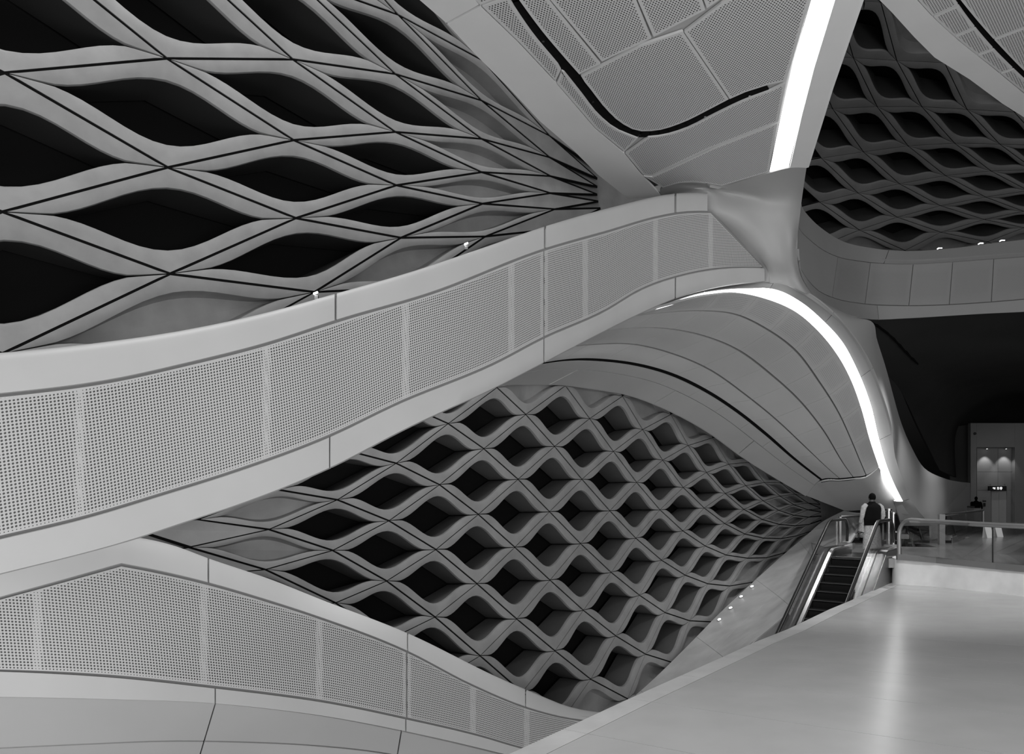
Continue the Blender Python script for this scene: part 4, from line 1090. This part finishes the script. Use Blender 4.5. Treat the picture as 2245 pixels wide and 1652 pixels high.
q0 = lambda x, y, d: np.array([(x - CX) / FOC * d, d, 0.])
g1a, g1b = q0(1842, 0, 24.4), q0(1935, 0, 28.2)
guard([g1a, (g1a * .62 + g1b * .38), (g1a * .3 + g1b * .7), g1b], 1.04, 'glass guard with bright thick rail behind the standing man', M['steel'], rail_r=.05, posts=[g1a, g1b], basech=.06)
g2a, g2b = q0(2064, 0, 26.2), q0(2155, 0, 37.5)
r = guard([g2a, (g2a * .5 + g2b * .5), g2b], 1.04, 'glass guard with bright slanting rail beside the far escalator', M['steel'], rail_r=.05, posts=[g2b], basech=.10)
MB().box(g2a + [0, 0, .54], (.10, 0, 0), (0, .06, 0), (0, 0, .54)).build('end_post', M['rail'], r, False)
g3a, g3b = P(2108, 1113, 41.5), P(2136, 1110.5, 41.5); g3a[2] = 0; g3b[2] = 0
r = guard([g3a, g3b], 1.17, 'short bright rail in front of the dark figure far away', M['steel'], rail_r=.05)
MB().box(P(2114, 1127, 41.9), (.95, 0, 0), (0, .05, 0), (0, 0, .36)).build('infill_panel', M['lift'], r, False)
for (x, y, d, h, lab) in ((1948, 0, 23.4, 1.26, 'left one'), (1958, 0, 23.8, 1.14, 'right one')):
    c = q0(x, 0, d); r = empty('barrier_post', c, 'short bright steel barrier post just right of the standing man, ' + lab, 'post', 'steel barrier posts')
    MB().tube([c, c + [0, 0, h]], .065, 12).build('shaft', M['steel'], r)
    MB().tube([c + [0, 0, h], c + [0, 0, h + .06]], .10, 12).build('cap', M['steel'], r)

# ================================================================ cast stone slope between lattice wall and escalator
lft = [(1300, 1590, 19.0), (1380, 1533, 20.1), (1440, 1481, 21.0), (1520, 1402, 22.4), (1580, 1341, 23.7), (1650, 1276, 25.4), (1720, 1213, 27.4), (1770, 1171, 29.2), (1803, 1143, 30.8), (1850, 1119, 32.6)]
rgt = [(1330, 1640, 16.6), (1430, 1580, 17.2), (1530, 1520, 17.8), (1600, 1462, 18.1), (1646, 1412, 18.5), (1733, 1340, 19.6), (1772, 1285, 20.3), (1808, 1224, 21.2), (1852, 1196, 23.0), (1900, 1122, 31)]
mid1 = [(a[0] * .5 + b[0] * .5 + 6, a[1] * .5 + b[1] * .5 + 3, a[2] * .5 + b[2] * .5 + .1) for a, b in zip(lft, rgt)]
G = net([list(q) for q in zip(lft, mid1, rgt)], 91, 21)
sp = empty('trim_1', P(1640, 1380, 21), 'sloping cast stone skirt running down between the lattice wall and the escalator', 'slope', kind='structure')
def piece(G, i0, i1, j0, j1, gap=.006):
    g_ = G[i0:i1 + 1, j0:j1 + 1].copy()
    for a, b in ((0, 1), (-1, -2)):
        d_ = g_[b] - g_[a]; L_ = np.linalg.norm(d_, axis=1, keepdims=True); g_[a] += d_ / L_ * gap
        d_ = g_[:, b] - g_[:, a]; L_ = np.linalg.norm(d_, axis=1, keepdims=True); g_[:, a] += d_ / L_ * gap
    return g_
for i0, i1 in ((0, 14), (14, 31), (31, 51), (51, 66), (66, 90)):
    for j0, j1 in ((0, 9), (9, 20)):
        sheet('stone_panel', piece(G, i0, i1, j0, j1), M['stone'], sp, .08)
sheet('backing_board', G, M['groove'], sp, .03, off=.09)
Gp = G.reshape(-1, 3); px_ = CX + Gp[:, 0] / Gp[:, 1] * FOC; py_ = HY - (Gp[:, 2] - EYE) / Gp[:, 1] * FOC
NG = grid_normals(G).reshape(-1, 3)
for k, (x, y) in enumerate(((1649.5, 1286.5), (1625.7, 1308.7), (1602.6, 1333.5), (1578, 1359))):
    i = int(np.argmin((px_ - x) ** 2 + (py_ - y) ** 2)); nn = NG[i]; c = P(x, y, float(Gp[i, 1])); nd = onplane(x, y, Gp[i], nn)
    r = empty('floor_uplight', nd, 'small round uplight stud on the stone slope, ' + ('farthest', 'second farthest', 'second nearest', 'nearest')[k] + ' of the four in a row', 'lamp', 'uplight studs along the stone slope')
    MB().tube([nd, nd + nn * .03], .075, 16).build('rim', M['steel'], r)
    MB().tube([nd + nn * .03, nd + nn * .045, nd + nn * .055], [.055, .05, .03], 16).build('lens', M['spot'], r)
# soffit of the escalator cut below the bright edge
low = [[(1646, 1413, 18.5), (1688, 1379, 18.9), (1729, 1344, 19.4)], [(1660, 1425, 18.6), (1705, 1395, 19.0), (1745, 1372, 19.5)], [(1700, 1440, 18.8), (1740, 1420, 19.2), (1780, 1410, 19.6)]]
sheet('under_panel', net(low, 6, 8), M['grc'], sp, .05)

# ================================================================ lift core
lc = empty('wall_lift_core', P(2190, 1145, 50), 'grey lift core wall with tall lit niche and lift door at far right', 'wall', kind='structure')
def fr_box(x0, x1, y0, y1, d, t, name, m, par, th=None):
    a, b = P(x0, y1, d), P(x1, y0, d); c = (a + b) / 2
    return MB().box(c + np.array([0, t / 2, 0]), ((b[0] - a[0]) / 2, 0, 0), (0, t / 2, 0), (0, 0, (b[2] - a[2]) / 2)).build(name, m, par, False)
fr_box(2128, 2141, 927, 1145, 50, .3, 'wall_panel', M['lift'], lc)
fr_box(2225, 2460, 927, 1145, 50, .3, 'wall_panel', M['lift'], lc)
fr_box(2141.2, 2224.8, 927, 980, 50, .3, 'wall_panel', M['lift'], lc)
for x0, x1 in ((2142, 2187.7), (2188.3, 2224)):
    for y0, y1 in ((981, 1033.6), (1034.2, 1073.8)):
        fr_box(x0, x1, y0, y1, 50.35, .1, 'niche_panel', M['lift'], lc)
fr_box(2142, 2172.7, 1074.4, 1145, 50.35, .1, 'niche_panel', M['lift'], lc)
fr_box(2207.3, 2224, 1074.4, 1145, 50.35, .1, 'niche_panel', M['lift'], lc)
fr_box(2130, 2455, 929, 1145, 50.5, 2.5, 'core_body', M['lift'], lc)
d_ = empty('door_1', P(2190, 1145, 50.4), 'brushed metal double lift door under the black hanging sign', 'door', kind='structure')
fr_box(2173.5, 2189.8, 1076, 1144.5, 50.4, .06, 'door_leaf', M['lift_door'], d_); fr_box(2190.2, 2206.5, 1076, 1144.5, 50.4, .06, 'door_leaf', M['lift_door'], d_)
fr_box(2172.8, 2207.2, 1074.6, 1076, 50.3, .1, 'door_frame', M['steel_dark'], d_)
sg = empty('hanging_sign', P(2187.5, 1070, 49.5), 'black hanging sign with three white pictograms above the lift door', 'sign')
fr_box(2168, 2207, 1065, 1075, 49.5, .12, 'sign_board', M['sign'], sg)
c = P(2187.5, 1070, 49.48)
mb = MB()
for dx, dz, w_, h_ in ((-.28, .02, .07, .022), (-.22, -.03, .06, .03), (-.2, .05, .05, .015), (-.30, .05, .025, .02)): mb.box(c + [dx, -.005, dz], (w_, 0, 0), (0, .006, 0), (0, 0, h_))
mb.build('pictogram', M['sign_white'], sg, False)
mb = MB().box(c + [-.02, -.005, 0], (.02, 0, 0), (0, .006, 0), (0, 0, .085)).box(c + [.03, -.005, .06], (.05, 0, 0), (0, .006, 0), (0, 0, .025)).box(c + [.06, -.005, -.03], (.025, 0, 0), (0, .006, 0), (0, 0, .055)); mb.build('pictogram', M['sign_white'], sg, False)
mb = MB().tube([c + [.22, -.012, .02], c + [.22, .0, .02]], .085, 14).box(c + [.22, -.005, -.06], (.035, 0, 0), (0, .006, 0), (0, 0, .04)); mb.build('pictogram', M['sign_white'], sg, False)
for x in (2172, 2203): MB().tube([P(x, 1065, 49.55), P(x, 1060, 50.4)], .02, 6).build('hanger', M['steel_dark'], sg)
cp = empty('call_panel', P(2159, 1102, 50.3), 'small black lift call panel beside the lift door', 'panel')
fr_box(2156, 2162, 1096.5, 1099.5, 50.25, .08, 'indicator', M['sign'], cp); fr_box(2157.5, 2161, 1102, 1110, 50.25, .08, 'button_plate', M['sign'], cp)
cc = empty('wall_camera', P(2137.5, 950, 49.9), 'small dark round camera dome high on the lift core corner', 'camera')
MB().tube([P(2137.5, 950, 50), P(2137.5, 950, 49.93), P(2137.5, 950, 49.86)], [.09, .085, .04], 14).build('dome', M['sign'], cc)
for k, x in enumerate((2164, 2206)):
    c = P(x, 983.5, 50.1)
    r = empty('downlight', c, ('left', 'right') + ' tiny downlight at the top of the lift niche' if False else ('left' if k == 0 else 'right') + ' tiny downlight at the top of the lift niche', 'lamp', 'downlights in the lift niche')
    MB().tube([c, c + [0, 0, .06]], .055, 12).build('housing', M['steel_dark'], r)
    MB().tube([c - [0, 0, .005], c], .045, 12).build('lens', M['spot'], r)
    ld = bpy.data.lights.new('downlight_lamp', 'SPOT'); ld.energy = 110; ld.spot_size = math.radians(75); ld.spot_blend = .6; ld.shadow_soft_size = .03
    lo = bpy.data.objects.new('downlight_lamp', ld); COL.objects.link(lo); lo.location = c - np.array([0, .25, .05]); lo.rotation_euler = (math.radians(12), 0, 0)
    lo.parent = r; lo.matrix_parent_inverse = Matrix.Translation(-r.location)
# paired white leaves put in for two small white shapes
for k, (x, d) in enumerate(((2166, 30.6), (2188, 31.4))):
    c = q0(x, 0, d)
    r = empty('white_leaf_pair', c, 'pair of small white leaves on the dark polished floor, ' + ('left one' if k == 0 else 'right one'), 'board', 'white leaf pairs')
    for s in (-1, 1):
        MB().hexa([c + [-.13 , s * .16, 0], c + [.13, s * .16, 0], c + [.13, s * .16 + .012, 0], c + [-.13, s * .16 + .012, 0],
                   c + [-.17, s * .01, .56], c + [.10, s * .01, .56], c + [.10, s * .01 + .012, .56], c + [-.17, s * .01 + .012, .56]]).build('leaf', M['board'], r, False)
# ================================================================ people
def ell(c, rx, ry, n=20, yaw=0):
    return [np.array(c) + np.array([rx * math.cos(a) * math.cos(yaw) - ry * math.sin(a) * math.sin(yaw), rx * math.cos(a) * math.sin(yaw) + ry * math.sin(a) * math.cos(yaw), 0]) for a in [2 * math.pi * k / n for k in range(n)]]
def skin_body(name, verts, edges, radii, root_i, m, parent, sub=2):
    me = bpy.data.meshes.new(name); me.from_pydata([tuple(v) for v in verts], edges, []); me.materials.append(m)
    o = bpy.data.objects.new(name, me); COL.objects.link(o)
    md = o.modifiers.new('skin', 'SKIN'); md.use_smooth_shade = True
    for i, sv in enumerate(me.skin_vertices[0].data):
        sv.radius = radii[i]; sv.use_root = (i == root_i)
    sb = o.modifiers.new('sub', 'SUBSURF'); sb.levels = sub; sb.render_levels = sub
    o.parent = parent
    return o
def person(loc, yaw, label, look, H=1.8, name='person'):
    r = empty(name, loc, label, 'person'); r.rotation_euler = (0, 0, yaw)
    k = H / 1.8
    V, E, R = [], [], []
    def a(p, rad, link=None):
        V.append(np.array(p, float) * k); R.append((rad[0] * k, rad[1] * k) if hasattr(rad, '__len__') else (rad * k, rad * k))
        if link is not None: E.append((link, len(V) - 1))
        return len(V) - 1
    pel = a((0, 0, .96), (.15, .11)); sp1 = a((0, 0, 1.14), (.14, .10), pel); ch = a((0, 0, 1.33), (.17, .11), sp1)
    nb = a((0, -.01, 1.48), (.07, .07), ch); nk = a((0, 0, 1.56), .055, nb); hd0 = a((0, .015, 1.63), (.07, .08), nk); hd1 = a((0, .015, 1.71), (.078, .092), hd0); hd2 = a((0, .01, 1.765), (.05, .06), hd1)
    a((0, .105, 1.655), .014, hd0)                              # nose
    for s in (-1, 1):
        a((s * .085, 0, 1.66), .014, hd0)                       # ears
        sh = a((s * .17, -.01, 1.45), .062, ch); sh2 = a((s * .225, -.01, 1.40), .056, sh)
        el = a((s * .285, -.03, 1.15), .042, sh2); wr = a((s * .27, look['fore'], 1.15 - .25 + look['lift']), .028, el)
        pm = a((s * .262, look['fore'] + .03, 1.15 - .31 + look['lift']), (.018, .036), wr)
        for q, (fx, ln) in enumerate(((-.03, .07), (-.01, .085), (.01, .08), (.03, .062))):
            f1 = a((s * .258, look['fore'] + .035 + fx, 1.15 - .36 + look['lift']), .009, pm)
            a((s * .250, look['fore'] + .045 + fx, 1.15 - .36 - ln + .02 + look['lift']), .008, f1)
        t1 = a((s * .245, look['fore'] + .075, 1.15 - .32 + look['lift']), .010, pm); a((s * .235, look['fore'] + .09, 1.15 - .36 + look['lift']), .009, t1)
        hp = a((s * .09, 0, .90), .095, pel); kn = a((s * .10, .015, .50), .06, hp); an = a((s * .105, -.02, .09), .04, kn); he = a((s * .105, -.01, .045), .042, an); a((s * .11, .15, .035), (.045, .03), he)
    hw = look.get('wide', 1.0)
    wx = lambda p: np.array([p[0] * (hw if p[2] / k < 1.57 else 1), p[1], p[2]])
    V = [wx(v_) for v_ in V]
    skin_body('body', V, E, R, pel, look['skin'], r)
    sc = lambda P_: [[wx(p * k) for p in ring] for ring in P_]
    sh_col = look['shirt']
    # long shirt / robe skirt and trousers
    MB().loft(sc([ell((0, 0, look['hem']), look['hemr'], .17), ell((0, 0, .62), .225, .165), ell((0, 0, .80), .205, .155), ell((0, 0, .96), .19, .14), ell((0, 0, 1.2), .185, .13), ell((0, 0, 1.38), .20, .13), ell((0, 0, 1.46), .15, .10), ell((0, 0, 1.50), .075, .075)])).build('long_shirt', sh_col, r, True, 60)
    for s in (-1, 1):
        MB().loft(sc([ell((s * .105, -.01, .07), .075, .085), ell((s * .10, .0, .35), .09, .09), ell((s * .10, .01, .60), .10, .10), ell((s * .09, 0, .85), .11, .12)])).build('trouser_leg', look['trousers'], r, True, 60)
        f = look['fore']; l_ = look['lift']
        tb = [(s * .17, -.01, 1.45), (s * .235, -.012, 1.40), (s * .27, -.025, 1.28), (s * .292, -.03, 1.15), (s * .285, f * .5 - .015, 1.03 + l_ * .5), (s * .272, f, .91 + l_)]
        MB().tube([wx(np.array(p) * k) for p in tb], [.075 * k, .078 * k, .068 * k, .06 * k, .056 * k, .055 * k], 14).build('sleeve', sh_col, r, True, 60)
        MB().loft(sc([ell((s * .11, .05, 0), .05, .13), ell((s * .11, .05, .05), .05, .13), ell((s * .11, .0, .09), .04, .06)])).build('shoe', M['hair'], r, True, 60)
    if look.get('vest'):
        MB().loft(sc([ell((0, 0, .885), .235, .165), ell((0, 0, .90), .243, .172), ell((0, 0, 1.05), .222, .158), ell((0, 0, 1.22), .222, .155), ell((0, 0, 1.36), .238, .158), ell((0, 0, 1.435), .222, .142), ell((0, 0, 1.49), .15, .108), ell((0, 0, 1.535), .082, .082), ell((0, 0, 1.56), .076, .078)])).build('vest', look['vest'], r, True, 60)
    rings = []
    for q in range(9):
        t = q / 8; z = 1.615 + .195 * t; rr = math.sqrt(max(0.001, 1 - ((z - 1.685) / .125) ** 2)); rings.append(ell((0, -.004 - .004 * (1 - t), z), .088 * rr, .104 * rr))
    v = sc(rings); MB().loft(v).build('hair', look['hair'], r, True, 60)
    return r
lk = dict(fore=.06, lift=.06, skin=M['skin'], shirt=M['shirt'], trousers=M['robe'], hem=.22, hemr=.24, vest=M['vest'], hair=M['hair'], wide=1.18)
mn = person(((1912 - CX) / FOC * 20.9, 20.9, 0), math.radians(12), 'person seen from behind in black vest and pale long shirt at the escalator top', lk, 1.80)
# coat tail carried at his left side
c = P(1888, 1152, 20.75)
rt = MB()
import itertools
G = np.array([[np.array([-.33 - .10 * t + .03 * math.sin(6 * s), .02 + .04 * math.sin(5 * s), 1.15 - .42 * t]) + np.array([.12 * s * (.4 + t), 0, -.05 * s]) for s in np.linspace(0, 1, 7)] for t in np.linspace(0, 1, 7)])
o = mesh_obj('shirt_fold', [tuple(p) for p in G.reshape(-1, 3)] + [tuple(p + np.array([0, .015, 0])) for p in G.reshape(-1, 3)], grid_faces(7, 7) + grid_faces(7, 7, 49, True), M['shirt'], mn)
o.matrix_parent_inverse = Matrix.Identity(4)
lk2 = dict(fore=.10, lift=.10, skin=M['silhouette'], shirt=M['silhouette'], trousers=M['silhouette'], hem=.5, hemr=.22, vest=M['silhouette'], hair=M['silhouette'])
person(((2140 - CX) / FOC * 44, 44, 0), math.radians(-30), 'far person painted as a dark silhouette beside the lift core', lk2, 1.76)
for p_ in [o for o in bpy.data.objects if o.name.startswith('person')]:
    for ch in p_.children: ch.matrix_parent_inverse = Matrix.Identity(4)
